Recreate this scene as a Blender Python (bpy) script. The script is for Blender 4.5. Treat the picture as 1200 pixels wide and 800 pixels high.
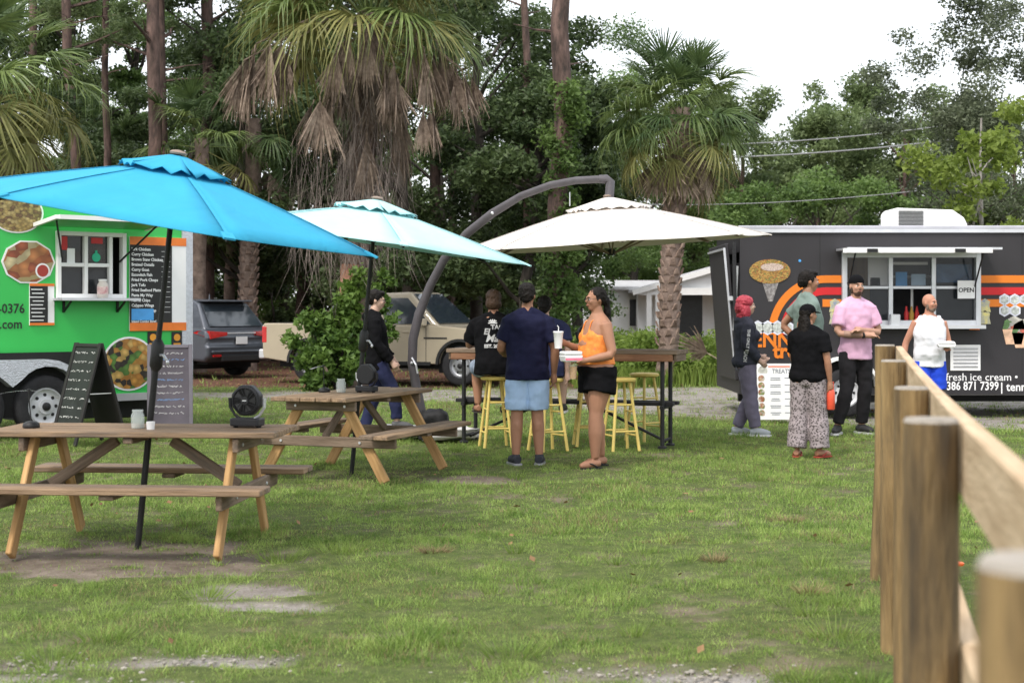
import bpy, bmesh, math, random
import numpy as np
from mathutils import Vector, Matrix, Euler, noise
R = math.radians
for o in list(bpy.data.objects): bpy.data.objects.remove(o)
SC = bpy.context.scene
COL = SC.collection
random.seed(7); RNG = np.random.default_rng(11)

# ------------------------------------------------------------------ camera, sky, sun, exposure
F, HZ, CH = 1800.0, 362.0, 1.5          # focal length (1200 px wide picture), horizon row, camera height
cam_d = bpy.data.cameras.new('camera'); cam = bpy.data.objects.new('camera', cam_d); COL.objects.link(cam)
cam.location = (0, 0, CH); cam.rotation_euler = (R(90), 0, 0)
cam_d.sensor_width = 36; cam_d.lens = 36*F/1200; cam_d.shift_y = (HZ-400)/1200
cam_d.clip_start = .05; cam_d.clip_end = 2000
cam_d.dof.use_dof = True; cam_d.dof.focus_distance = 15.0; cam_d.dof.aperture_fstop = 4.2
SC.camera = cam
SC.view_settings.view_transform = 'Standard'; SC.view_settings.look = 'None'
SC.view_settings.gamma = 1; SC.view_settings.exposure = 0.75; SC.view_settings.use_curve_mapping = False
W = bpy.data.worlds.new('World'); SC.world = W; W.use_nodes = True
nt = W.node_tree; nt.nodes.clear()
wo = nt.nodes.new('ShaderNodeOutputWorld'); sky = nt.nodes.new('ShaderNodeTexSky'); sky.sky_type = 'NISHITA'
SUN_EL, SUN_AZ = R(52), R(215)           # azimuth measured from +Y clockwise: behind the camera, to the left
sky.sun_disc = False; sky.sun_elevation = SUN_EL; sky.sun_rotation = SUN_AZ; sky.dust_density = 5
b1 = nt.nodes.new('ShaderNodeBackground'); b1.inputs['Strength'].default_value = .05
b2 = nt.nodes.new('ShaderNodeBackground'); b2.inputs['Color'].default_value = (.96, .98, 1, 1); b2.inputs['Strength'].default_value = .82
ad = nt.nodes.new('ShaderNodeAddShader')
nt.links.new(sky.outputs[0], b1.inputs[0]); nt.links.new(b1.outputs[0], ad.inputs[0]); nt.links.new(b2.outputs[0], ad.inputs[1])
nt.links.new(ad.outputs[0], wo.inputs[0])
sl = bpy.data.lights.new('sun', 'SUN'); sl.energy = 1.5; sl.angle = R(10); sl.color = (1, .96, .9)
sun = bpy.data.objects.new('sun', sl); COL.objects.link(sun)
sd = Vector((math.sin(SUN_AZ)*math.cos(SUN_EL), math.cos(SUN_AZ)*math.cos(SUN_EL), math.sin(SUN_EL)))
sun.rotation_euler = sd.to_track_quat('Z', 'Y').to_euler(); sun.location = sd*50

def at(px, py, Y): return Vector(((px-600)*Y/F, Y, CH+(HZ-py)*Y/F))
def gr(px, py): Y = F*CH/(py-HZ); return Vector(((px-600)*Y/F, Y, 0))

# ------------------------------------------------------------------ materials
MATS = {}
def mat(name, col, rough=.75, var=.12, scale=6, bump=0, bscale=None, metal=0, col2=None, stretch=None, spec=.4, dirt=None, coat=0):
    if name in MATS: return MATS[name]
    m = bpy.data.materials.new(name); m.use_nodes = True; t = m.node_tree; n = t.nodes; l = t.links
    p = n['Principled BSDF']; p.inputs['Roughness'].default_value = rough; p.inputs['Metallic'].default_value = metal
    p.inputs['Specular IOR Level'].default_value = spec; p.inputs['Coat Weight'].default_value = coat
    tc = n.new('ShaderNodeTexCoord'); oi = n.new('ShaderNodeObjectInfo'); mp = n.new('ShaderNodeMapping')
    sv = n.new('ShaderNodeVectorMath'); sv.operation = 'SCALE'; sv.inputs[0].default_value = (37, 17, 51)
    l.new(oi.outputs['Random'], sv.inputs['Scale']); l.new(sv.outputs[0], mp.inputs['Location'])
    l.new(tc.outputs['Object'], mp.inputs['Vector'])
    if stretch: mp.inputs['Scale'].default_value = stretch
    no = n.new('ShaderNodeTexNoise'); no.inputs['Scale'].default_value = scale; no.inputs['Detail'].default_value = 7; no.inputs['Roughness'].default_value = .6
    l.new(mp.outputs[0], no.inputs['Vector'])
    mr = n.new('ShaderNodeMapRange'); mr.inputs[1].default_value = .3; mr.inputs[2].default_value = .7
    l.new(no.outputs[0], mr.inputs[0])
    mx = n.new('ShaderNodeMix'); mx.data_type = 'RGBA'
    c1 = [max(0, c*(1-var)) for c in col]; c2 = col2 or [min(1, c*(1+var)) for c in col]
    mx.inputs['A'].default_value = (*c1, 1); mx.inputs['B'].default_value = (*c2, 1)
    l.new(mr.outputs[0], mx.inputs['Factor']); out = mx.outputs['Result']
    if dirt:
        n2 = n.new('ShaderNodeTexNoise'); n2.inputs['Scale'].default_value = dirt[1]; n2.inputs['Detail'].default_value = 8; n2.inputs['Roughness'].default_value = .7
        l.new(mp.outputs[0], n2.inputs['Vector'])
        r2 = n.new('ShaderNodeMapRange'); r2.inputs[1].default_value = dirt[2]; r2.inputs[2].default_value = dirt[2]+.18
        l.new(n2.outputs[0], r2.inputs[0])
        m2 = n.new('ShaderNodeMix'); m2.data_type = 'RGBA'; m2.inputs['B'].default_value = (*dirt[0], 1)
        l.new(out, m2.inputs['A']); l.new(r2.outputs[0], m2.inputs['Factor']); out = m2.outputs['Result']
    l.new(out, p.inputs['Base Color'])
    if bump:
        nb = n.new('ShaderNodeTexNoise'); nb.inputs['Scale'].default_value = bscale or scale*3; nb.inputs['Detail'].default_value = 6
        l.new(mp.outputs[0], nb.inputs['Vector'])
        bp = n.new('ShaderNodeBump'); bp.inputs['Strength'].default_value = min(1, bump); bp.inputs['Distance'].default_value = .02
        l.new(nb.outputs[0], bp.inputs['Height']); l.new(bp.outputs[0], p.inputs['Normal'])
    MATS[name] = m; return m

def leafmat(name, ca, cb, scale=.6, trans=.35, fine=9, rough=.55, bump=0, con=.28):
    if name in MATS: return MATS[name]
    m = bpy.data.materials.new(name); m.use_nodes = True; t = m.node_tree; n = t.nodes; l = t.links
    p = n['Principled BSDF']; p.inputs['Roughness'].default_value = rough; p.inputs['Specular IOR Level'].default_value = .35
    tc = n.new('ShaderNodeTexCoord'); geo = n.new('ShaderNodeNewGeometry')
    n1 = n.new('ShaderNodeTexNoise'); n1.inputs['Scale'].default_value = scale; n1.inputs['Detail'].default_value = 3
    n2 = n.new('ShaderNodeTexNoise'); n2.inputs['Scale'].default_value = fine; n2.inputs['Detail'].default_value = 2
    l.new(geo.outputs['Position'], n1.inputs['Vector']); l.new(geo.outputs['Position'], n2.inputs['Vector'])
    a = n.new('ShaderNodeMath'); a.operation = 'ADD'; l.new(n1.outputs[0], a.inputs[0]); l.new(n2.outputs[0], a.inputs[1])
    mr = n.new('ShaderNodeMapRange'); mr.inputs[1].default_value = 1-con; mr.inputs[2].default_value = 1+con; l.new(a.outputs[0], mr.inputs[0])
    mx = n.new('ShaderNodeMix'); mx.data_type = 'RGBA'; mx.inputs['A'].default_value = (*ca, 1); mx.inputs['B'].default_value = (*cb, 1)
    l.new(mr.outputs[0], mx.inputs['Factor']); l.new(mx.outputs['Result'], p.inputs['Base Color'])
    if bump:
        nb = n.new('ShaderNodeTexNoise'); nb.inputs['Scale'].default_value = 2.6; nb.inputs['Detail'].default_value = 4; nb.inputs['Distortion'].default_value = .8; l.new(tc.outputs['Object'], nb.inputs['Vector'])
        bp = n.new('ShaderNodeBump'); bp.inputs['Strength'].default_value = bump; bp.inputs['Distance'].default_value = .06; l.new(nb.outputs[0], bp.inputs['Height']); l.new(bp.outputs[0], p.inputs['Normal'])
    tr = n.new('ShaderNodeBsdfTranslucent'); ms = n.new('ShaderNodeMixShader'); ms.inputs[0].default_value = trans
    l.new(mx.outputs['Result'], tr.inputs['Color']); l.new(p.outputs[0], ms.inputs[1]); l.new(tr.outputs[0], ms.inputs[2])
    l.new(ms.outputs[0], n['Material Output'].inputs[0])
    MATS[name] = m; return m

def glassmat(name, col, rough=.05):
    return mat(name, col, rough=rough, var=.05, spec=.9)

def clearmat(name, tint=(.9, .95, .95), alpha=.25):
    m = bpy.data.materials.new(name); m.use_nodes = True
    p = m.node_tree.nodes['Principled BSDF']; p.inputs['Base Color'].default_value = (*tint, 1); p.inputs['Roughness'].default_value = .05
    p.inputs['Alpha'].default_value = alpha; p.inputs['Specular IOR Level'].default_value = .8
    MATS[name] = m; return m

def foodmat(name, cols, scale=22):
    m = bpy.data.materials.new(name); m.use_nodes = True; t = m.node_tree; n = t.nodes; l = t.links
    p = n['Principled BSDF']; p.inputs['Roughness'].default_value = .45
    tc = n.new('ShaderNodeTexCoord'); v = n.new('ShaderNodeTexVoronoi'); v.inputs['Scale'].default_value = scale
    no = n.new('ShaderNodeTexNoise'); no.inputs['Scale'].default_value = scale*.6; no.inputs['Detail'].default_value = 4
    va = n.new('ShaderNodeVectorMath'); va.operation = 'MULTIPLY_ADD'; va.inputs[1].default_value = (.12, .12, .12)
    l.new(no.outputs['Color'], va.inputs[0]); l.new(tc.outputs['Object'], va.inputs[2]); l.new(va.outputs[0], v.inputs['Vector'])
    sp = n.new('ShaderNodeSeparateColor'); l.new(v.outputs['Color'], sp.inputs[0])
    cr = n.new('ShaderNodeValToRGB'); l.new(sp.outputs[0], cr.inputs[0]); cr.color_ramp.interpolation = 'CONSTANT'
    els = cr.color_ramp.elements
    while len(els) < len(cols): els.new(.5)
    for i, c in enumerate(cols): els[i].position = i/len(cols); els[i].color = (*c, 1)
    mm = n.new('ShaderNodeMix'); mm.data_type = 'RGBA'; mm.blend_type = 'MULTIPLY'; mm.inputs['Factor'].default_value = .7
    mr = n.new('ShaderNodeMapRange'); mr.inputs[1].default_value = .6; mr.inputs[2].default_value = 0; mr.inputs[3].default_value = .35; mr.inputs[4].default_value = 1.15
    l.new(v.outputs['Distance'], mr.inputs[0]); l.new(cr.outputs[0], mm.inputs['A']); l.new(mr.outputs[0], mm.inputs['B'])
    l.new(mm.outputs['Result'], p.inputs['Base Color']); MATS[name] = m; return m

# ------------------------------------------------------------------ object helpers
def tag(o, label=None, cat=None, group=None, kind=None):
    if label: o['label'] = label
    if cat: o['category'] = cat
    if group: o['group'] = group
    if kind: o['kind'] = kind
    return o
def empty(name, loc=(0, 0, 0), rz=0, label=None, cat=None, group=None):
    e = bpy.data.objects.new(name, None); COL.objects.link(e); e.location = loc; e.rotation_euler = (0, 0, rz); e.empty_display_size = .2
    return tag(e, label, cat, group)
def link(name, me, parent=None, mats=None):
    o = bpy.data.objects.new(name, me); COL.objects.link(o)
    if mats:
        for m in (mats if isinstance(mats, (list, tuple)) else [mats]): me.materials.append(m)
    if parent is not None: o.parent = parent
    return o
def bevel(o, w=.005, seg=1, ang=40):
    b = o.modifiers.new('bevel', 'BEVEL'); b.width = w; b.segments = seg; b.limit_method = 'ANGLE'; b.angle_limit = R(ang); return o
def copy_tree(o, parent=None):
    c = o.copy(); COL.objects.link(c)
    if parent is not None: c.parent = parent
    for ch in o.children: copy_tree(ch, c)
    return c
def npmesh(name, V, k):
    V = np.asarray(V, dtype=np.float32).reshape(-1, 3); n = len(V)//k
    me = bpy.data.meshes.new(name); me.vertices.add(len(V)); me.vertices.foreach_set('co', V.ravel())
    me.loops.add(len(V)); me.loops.foreach_set('vertex_index', np.arange(len(V), dtype=np.int32))
    me.polygons.add(n); me.polygons.foreach_set('loop_start', np.arange(0, n*k, k, dtype=np.int32))
    me.polygons.foreach_set('loop_total', np.full(n, k, dtype=np.int32)); me.update(calc_edges=True); return me

class MB:
    def __init__(s): s.v = []; s.f = []; s.m = []; s.cm = 0
    def add(s, vs, fs):
        b = len(s.v); s.v += [tuple(v) for v in vs]; s.f += [[b+i for i in f] for f in fs]; s.m += [s.cm]*len(fs); return s
    def box(s, c, d, rot=None):
        x, y, z = d[0]/2, d[1]/2, d[2]/2
        vs = [Vector(p) for p in ((-x,-y,-z),(x,-y,-z),(x,y,-z),(-x,y,-z),(-x,-y,z),(x,-y,z),(x,y,z),(-x,y,z))]
        if rot is not None: vs = [rot @ v for v in vs]
        return s.add([v+Vector(c) for v in vs], [(0,3,2,1),(4,5,6,7),(0,1,5,4),(1,2,6,5),(2,3,7,6),(3,0,4,7)])
    def beam(s, a, b, w, h, up=(0, 0, 1)):
        a = Vector(a); b = Vector(b); d = (b-a); L = d.length; d.normalize(); u = Vector(up)
        sd_ = d.cross(u)
        if sd_.length < 1e-4: sd_ = d.cross(Vector((0, 1, 0)))
        sd_.normalize(); u = sd_.cross(d)
        rot = Matrix((d, sd_, u)).transposed()
        return s.box((a+b)/2, (L, w, h), rot)
    def tube(s, pts, rad, n=8, cap=True, flat=1.0):
        pts = [Vector(p) for p in pts]; rr = rad if isinstance(rad, (list, tuple)) else [rad]*len(pts)
        vs = []; ref = None
        for i, p in enumerate(pts):
            d = (pts[min(i+1, len(pts)-1)]-pts[max(i-1, 0)]).normalized()
            if ref is None: ref = Vector((1, 0, 0)) if abs(d.x) < .8 else Vector((0, 1, 0))
            a = (ref-d*ref.dot(d)).normalized(); b = d.cross(a); ref = a
            for k in range(n):
                t = 2*math.pi*k/n; vs.append(p+a*math.cos(t)*rr[i]+b*math.sin(t)*rr[i]*flat)
        fs = []
        for i in range(len(pts)-1):
            for k in range(n): fs.append((i*n+k, i*n+(k+1) % n, (i+1)*n+(k+1) % n, (i+1)*n+k))
        if cap: fs.append(tuple(reversed(range(n)))); fs.append(tuple(range((len(pts)-1)*n, len(pts)*n)))
        return s.add(vs, fs)
    def lathe(s, prof, n=20, c=(0, 0, 0), axis='z', cap=True):
        vs = []
        for r, h in prof:
            for k in range(n):
                t = 2*math.pi*k/n; p = (r*math.cos(t), r*math.sin(t), h)
                if axis == 'y': p = (p[0], -p[2], p[1])
                if axis == 'x': p = (p[2], p[0], p[1])
                vs.append(Vector(p)+Vector(c))
        fs = []
        for i in range(len(prof)-1):
            for k in range(n): fs.append((i*n+k, i*n+(k+1) % n, (i+1)*n+(k+1) % n, (i+1)*n+k))
        if cap: fs.append(tuple(reversed(range(n)))); fs.append(tuple(range((len(prof)-1)*n, len(prof)*n)))
        return s.add(vs, fs)
    def prism(s, poly, a, b, axis='y'):
        n = len(poly)
        def P(u, v, w): return {'y': (u, w, v), 'x': (w, u, v), 'z': (u, v, w)}[axis]
        vs = [P(u, v, a) for u, v in poly]+[P(u, v, b) for u, v in poly]
        return s.add(vs, [tuple(range(n)), tuple(reversed(range(n, 2*n)))]+[(i, i+n, (i+1) % n+n, (i+1) % n) for i in range(n)])
    def ell(s, c, r, n=14, mt=None):
        vs = []; m = n//2
        for i in range(m+1):
            ph = math.pi*(i/m)
            for k in range(n):
                t = 2*math.pi*k/n; v = Vector((r[0]*math.sin(ph)*math.cos(t), r[1]*math.sin(ph)*math.sin(t), -r[2]*math.cos(ph)))
                if i in (0, m): v = Vector((0, 0, (-1 if i == 0 else 1)*r[2]*.999))+Vector((math.cos(t), math.sin(t), 0))*1e-4
                if mt is not None: v = mt @ v
                vs.append(v+Vector(c))
        fs = [(i*n+k, i*n+(k+1) % n, (i+1)*n+(k+1) % n, (i+1)*n+k) for i in range(m) for k in range(n)]
        fs += [tuple(reversed(range(n))), tuple(range(m*n, m*n+n))]
        return s.add(vs, fs)
    def mesh(s, name):
        me = bpy.data.meshes.new(name); me.from_pydata(s.v, [], s.f)
        if any(s.m): me.polygons.foreach_set('material_index', s.m)
        bm = bmesh.new(); bm.from_mesh(me); bmesh.ops.recalc_face_normals(bm, faces=bm.faces); bm.to_mesh(me); bm.free(); return me
    def build(s, name, mats, parent=None, smooth=False, bev=0, seg=1):
        me = s.mesh(name); o = link(name, me, parent, mats)
        if smooth: me.polygons.foreach_set('use_smooth', [True]*len(me.polygons)); me.set_sharp_from_angle(angle=R(50))
        if bev: bevel(o, bev, seg)
        return o

_pl = {}
def plank(name, a, b, w, h, m, parent=None, up=(0, 0, 1), bev=.006, mesh=None):
    """a board whose own X axis runs along its length, so the grain follows it"""
    a = Vector(a); b = Vector(b); d = b-a; L = d.length; d.normalize(); u = Vector(up); s_ = d.cross(u).normalized(); u = s_.cross(d)
    key = (round(L, 3), w, h, m.name)
    if key not in _pl:
        nseg = 6; mb = MB(); mb.box((0, 0, 0), (L, w, h)); me = mb.mesh(name); me.materials.append(m); _pl[key] = me
    o = link(name, _pl[key], parent)
    mt = Matrix((d, -s_, u)).transposed().to_4x4(); mt.translation = (a+b)/2; o.matrix_local = mt
    if bev: bevel(o, bev, 1)
    return o

def text(body, size, mtx, m, parent, name='lettering', bold=.0, align='LEFT', ext=.0008, shear=0, sx=1):
    cu = bpy.data.curves.new(name, 'FONT'); cu.body = body; cu.size = size; cu.extrude = ext; cu.offset = bold; cu.align_x = align; cu.align_y = 'CENTER'; cu.shear = shear; cu.resolution_u = 2
    t = bpy.data.objects.new('t', cu); COL.objects.link(t)
    me = bpy.data.meshes.new_from_object(t); bpy.data.objects.remove(t); bpy.data.curves.remove(cu)
    if sx != 1: me.transform(Matrix.Scale(sx, 4, (1, 0, 0)))
    me.name = name; o = link(name, me, parent, m); o.matrix_local = mtx; return o
def face_m(loc, right, up):
    r = Vector(right).normalized(); u = Vector(up).normalized(); n = r.cross(u)
    m = Matrix((r, u, n)).transposed().to_4x4(); m.translation = loc; return m

WOOD = mat('weathered_wood', (.33, .19, .085), .8, .35, 2.2, .35, 9, stretch=(1.2, 14, 14), col2=(.50, .31, .15), dirt=((.15, .12, .09), 1.1, .58))
WOODG = mat('grey_board', (.15, .105, .07), .85, .3, 2, .4, 8, stretch=(1.2, 14, 14), col2=(.27, .2, .145), dirt=((.09, .08, .07), 1.2, .55))
WOODL = mat('pale_lumber', (.40, .22, .08), .8, .25, 2, .3, 9, stretch=(1.2, 14, 14), col2=(.55, .34, .15), dirt=((.20, .14, .09), 1.4, .58))
BLACK = mat('black_metal', (.012, .012, .013), .5, .3, 12, .15, 60)
ALU = mat('aluminium', (.62, .63, .66), .35, .08, 5, .05, 50, metal=.6)
WHITE = mat('white_paint', (.78, .78, .77), .5, .05, 3)
RUBBER = mat('tyre_rubber', (.018, .018, .02), .85, .3, 9, .3, 60)
CHALK = mat('chalk', (.75, .75, .73), .9, .1)
PRINTK = mat('black_print', (.02, .02, .02), .6, .1)
PRINTW = mat('white_print', (.8, .8, .8), .6, .03)
# ------------------------------------------------------------------ ground
_P = RNG.random((256, 256)).astype(np.float32)
def vnoise(x, y):
    xi = np.floor(x).astype(int); yi = np.floor(y).astype(int); fx = x-xi; fy = y-yi
    fx = fx*fx*(3-2*fx); fy = fy*fy*(3-2*fy)
    a = _P[xi % 256, yi % 256]; b = _P[(xi+1) % 256, yi % 256]; c = _P[xi % 256, (yi+1) % 256]; d = _P[(xi+1) % 256, (yi+1) % 256]
    return (a*(1-fx)+b*fx)*(1-fy)+(c*(1-fx)+d*fx)*fy
def fbm(x, y, s, o=4):
    r = 0; a = .5; t = 0
    for i in range(o): r = r+a*vnoise(x*s+17.3*i, y*s+5.1*i); t += a; a *= .55; s *= 2.1
    return r/t
def sm(a, b, x): t = np.clip((x-a)/(b-a), 0, 1); return t*t*(3-2*t)
# bare patches: x, y, rx, ry, strength, gravel
PATCH = [(-2.35, 9.45, 1.05, .8, 1.25, .12), (-1.45, 8.35, .36, .2, 1.2, .6), (-1.28, 7.95, .34, .17, 1.2, .7), (-1.75, 8.9, .4, .2, .6, 0), (-1.1, 8.6, .2, .1, .5, .1),
         (-2.0, 6.55, .6, .16, .75, .5), (-1.25, 6.62, .34, .12, .8, 1), (-2.0, 6.25, .6, .14, .8, 1), (-1.5, 6.1, .3, .1, .7, 1), (.75, 6.22, .32, .13, .95, 1), (.45, 6.35, .55, .18, .6, .5), (1.1, 6.1, .35, .1, .7, .7),
         (-.5, 13.6, .6, .42, 1.2, .15), (-1.3, 14.0, .8, .6, .6, 0), (1.7, 16.0, .5, .4, .7, 0), (.4, 15.9, 1.3, .35, .45, 0), (5.6, 15.6, .9, .8, .75, 0), (4.6, 17.4, .9, .6, .6, 0), (3.4, 16.5, .8, .3, .35, 0), (1.0, 10.2, .5, .3, .25, 0), (-.3, 8.9, .5, .25, .3, 0), (-4.7, 17.4, 1.3, .5, .6, 0)]
def masks(X, Y):
    n = fbm(X, Y, 1.3); n2 = fbm(X+40, Y+9, 5.0); d = np.zeros_like(X); g = np.zeros_like(X)
    for (x, y, rx, ry, s, gv) in PATCH:
        q = ((X-x)/rx)**2+((Y-y)/ry)**2; e = s*np.clip(1.25-q+2.6*(n2-.5)+.9*(n-.5), 0, 1); e = sm(.25, .9, e)
        d = np.maximum(d, e); g = np.maximum(g, e*gv)
    fe = np.interp(X, [-14, -5.5, -1, 2.6, 4, 6, 9, 30], [27, 26.2, 25.2, 21.2, 20.6, 19.2, 17.5, 16]); be = np.interp(X, [-14, -5.5, -1, 2.6, 14], [28.4, 28.3, 29, 29.6, 30])
    dr = sm(-.5, .6, (Y-fe)+1.6*(n-.5)+.8*(n2-.5))*sm(-.4, .5, (be-Y)+1.4*(n-.5)); dr = dr*(1-.55*sm(.52, .66, n2)); d = np.maximum(d, dr); g = np.maximum(g, dr*.85)
    d = np.maximum(d, .8*sm(.60, .74, n2)*sm(.42, .55, n)*sm(34, 28, Y)); n3 = fbm(X+7, Y+91, 11.0); d = np.maximum(d, .6*sm(.62, .72, n3)*sm(.40, .52, n))
    lit = sm(28.8, 30.5, Y+1.5*(n-.5))*sm(3.0, .6, X); far = sm(36, 44, Y)
    return d, np.maximum(lit, far*.8), g
def graded(lo, hi, step, far_lo, far_hi):
    a = list(np.arange(lo, hi, step)); s = step; x = hi
    while x < far_hi: a.append(x); s *= 1.25; x += s
    a.append(far_hi); s = step; x = lo-step; pre = []
    while x > far_lo: pre.append(x); s *= 1.25; x -= s
    pre.append(far_lo); return np.array(pre[::-1]+a)
gx = graded(-9, 9, .09, -900, 900); gy = graded(1, 31, .09, -60, 1500)
GX, GY = np.meshgrid(gx, gy); MD, ML, MG = masks(GX, GY)
def gz(X, Y): return (.05*(fbm(X, Y, .35)-.5)+.05*(fbm(X, Y, 1.6)-.5)-.02)*sm(60, 30, Y)
GZ = gz(GX, GY)-.015*MD
nx, ny = len(gx), len(gy); V = np.stack([GX, GY, GZ], -1).reshape(-1, 3)
ii = (np.arange(ny-1)[:, None]*nx+np.arange(nx-1)[None, :]).ravel(); Q = np.stack([ii, ii+1, ii+1+nx, ii+nx], -1)
me = bpy.data.meshes.new('ground'); me.vertices.add(len(V)); me.vertices.foreach_set('co', V.astype(np.float32).ravel())
me.loops.add(Q.size); me.loops.foreach_set('vertex_index', Q.ravel().astype(np.int32)); me.polygons.add(len(Q))
me.polygons.foreach_set('loop_start', np.arange(0, Q.size, 4, dtype=np.int32)); me.polygons.foreach_set('loop_total', np.full(len(Q), 4, dtype=np.int32)); me.update(calc_edges=True)
at_ = me.attributes.new('cover', 'FLOAT_COLOR', 'POINT'); at_.data.foreach_set('color', np.stack([MD, ML, MG, np.ones_like(MD)], -1).astype(np.float32).ravel())
gm = bpy.data.materials.new('soil_and_turf'); gm.use_nodes = True; t = gm.node_tree; n = t.nodes; l = t.links; p = n['Principled BSDF']; p.inputs['Roughness'].default_value = .95; p.inputs['Specular IOR Level'].default_value = .15
an = n.new('ShaderNodeAttribute'); an.attribute_name = 'cover'; sp = n.new('ShaderNodeSeparateColor'); l.new(an.outputs['Color'], sp.inputs[0]); geo = n.new('ShaderNodeNewGeometry')
def nz(s, d=6):
    q = n.new('ShaderNodeTexNoise'); q.inputs['Scale'].default_value = s; q.inputs['Detail'].default_value = d; q.inputs['Roughness'].default_value = .65; l.new(geo.outputs['Position'], q.inputs['Vector']); return q.outputs[0]
def cmix(f, a, b):
    q = n.new('ShaderNodeMix'); q.data_type = 'RGBA'
    for k, v in (('A', a), ('B', b)):
        if isinstance(v, tuple): q.inputs[k].default_value = (*v, 1)
        else: l.new(v, q.inputs[k])
    l.new(f, q.inputs['Factor']); return q.outputs['Result']
def mrng(x, a, b):
    q = n.new('ShaderNodeMapRange'); q.inputs[1].default_value = a; q.inputs[2].default_value = b; l.new(x, q.inputs[0]); return q.outputs[0]
nf = mrng(nz(14), .3, .7); nm = mrng(nz(2.2), .35, .65); nff = mrng(nz(70, 3), .3, .7)
turf = cmix(nf, (.045, .065, .018), (.11, .135, .04)); sand = cmix(nf, (.085, .058, .04), (.19, .145, .105)); sand = cmix(nff, sand, cmix(nm, (.07, .05, .036), (.3, .25, .2)))
lit = cmix(nf, (.055, .03, .02), (.17, .085, .055)); grav = cmix(nff, cmix(nm, (.15, .13, .115), (.25, .235, .215)), cmix(nf, (.25, .235, .215), (.40, .385, .365)))
c = cmix(sp.outputs[1], turf, lit); c = cmix(sp.outputs[0], c, sand); c = cmix(sp.outputs[2], c, grav); l.new(c, p.inputs['Base Color'])
bp = n.new('ShaderNodeBump'); bp.inputs['Strength'].default_value = .7; bp.inputs['Distance'].default_value = .03; l.new(nz(25), bp.inputs['Height']); l.new(bp.outputs[0], p.inputs['Normal'])
g = link('ground', me, None, gm); g['kind'] = 'structure'; me.polygons.foreach_set('use_smooth', [True]*len(me.polygons))

# ------------------------------------------------------------------ grass
def blades(N, y0, y1, hm, wm, dens_pow=1.0, xr=.36, mar=1.2, thr=.5):
    Y = y0+(y1-y0)*RNG.random(N)**dens_pow; X = (RNG.random(N)*2-1)*(xr*Y+mar)
    d, li, gv = masks(X, Y); cl = fbm(X+100, Y+50, 2.2); cl2 = fbm(X+10, Y+150, 7)
    keep = RNG.random(N) > np.clip(d*1.0+li*.85-.06, 0, 1)
    X, Y, cl, cl2, d = X[keep], Y[keep], cl[keep], cl2[keep], d[keep]; N = len(X)
    h = hm*(.5+.85*sm(.35, .75, cl)+.6*sm(.5, .8, cl2))*(.5+.9*RNG.random(N))*(1-.5*d)
    a = RNG.random(N)*2*np.pi; w = wm*(.6+.8*RNG.random(N)); ln = h*(.15+.9*RNG.random(N)); la = RNG.random(N)*2*np.pi
    Z = gz(X, Y)-.012
    A = np.stack([X-w*np.cos(a), Y-w*np.sin(a), Z], -1); B = np.stack([X+w*np.cos(a), Y+w*np.sin(a), Z], -1); T = np.stack([X+ln*np.cos(la), Y+ln*np.sin(la), Z+h], -1)
    return np.stack([A, B, T], 1).reshape(-1, 3)
gmat = leafmat('grass_blade', (.09, .175, .026), (.36, .475, .125), 3.5, .33, 75, .6, con=.22)
dry = leafmat('dry_blade', (.17, .12, .06), (.33, .28, .14), 1.5, .2, 60, .8)
Vg = np.concatenate([blades(330000, 4.6, 10.5, .034, .0023), blades(300000, 10, 18, .038, .0038), blades(190000, 17.5, 29.5, .05, .006), blades(30000, 29, 42, .07, .012)])
gme = npmesh('grass', Vg, 3); go = link('grass', gme, None, [gmat, dry]); q_ = Vg.reshape(-1, 3, 3)[:, 0]; gme.polygons.foreach_set('material_index', (RNG.random(len(q_)) < .05+.28*sm(.52, .72, fbm(q_[:, 0]+31, q_[:, 1]+77, 2.1))).astype(np.int32)); tag(go, 'short trampled green lawn grass between the tables and trailers', 'grass', kind='stuff')
def tuft(N, c, r, h, w, lean=.7):
    a = RNG.random(N)*2*np.pi; q = r*np.sqrt(RNG.random(N)); X = c[0]+q*np.cos(a); Y = c[1]+q*np.sin(a); hh = h*(.4+.8*RNG.random(N)); b = RNG.random(N)*np.pi
    ln = lean*hh*RNG.random(N)+q*.5; Z = gz(X, Y)-.01
    A = np.stack([X-w*np.cos(b), Y-w*np.sin(b), Z], -1); B = np.stack([X+w*np.cos(b), Y+w*np.sin(b), Z], -1); T = np.stack([X+ln*np.cos(a), Y+ln*np.sin(a), Z+hh], -1)
    return np.stack([A, B, T], 1).reshape(-1, 3)
tv = []
for k in range(130):
    Y = 5.8+14*RNG.random()**1.4; X = (RNG.random()*2-1)*(.36*Y+.8); d, li, gv = masks(np.array([X]), np.array([Y]))
    if d[0] > .5: continue
    tv.append(tuft(60, (X, Y), 0.05+.07*RNG.random(), .05+.06*RNG.random(), .003))
for px, py in ((480, 745), (120, 745), (60, 770), (980, 740), (1090, 760), (600, 760), (400, 640), (330, 650), (240, 690)):
    c_ = gr(px, py); tv.append(tuft(130, (c_.x, c_.y), .13, .10, .003))
wo_ = link('grass_tufts', npmesh('grass_tufts', np.concatenate(tv), 3), None, leafmat('tuft_blade', (.11, .19, .03), (.28, .37, .09), 1.2, .35, 60, .6)); tag(wo_, 'taller tufts of green grass scattered over the lawn', 'grass', kind='stuff')
tv = []
for px, py, r_ in ((508, 641, .09), (925, 606, .11), (838, 652, .07), (950, 690, .07)):
    c_ = gr(px, py); tv.append(tuft(150, (c_.x, c_.y), r_, .055, .004, 1.0))
wo_ = link('dry_grass', npmesh('dry_grass', np.concatenate(tv), 3), None, dry); tag(wo_, 'dry brown tufts of dead grass in the lawn', 'grass', kind='stuff')
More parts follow.
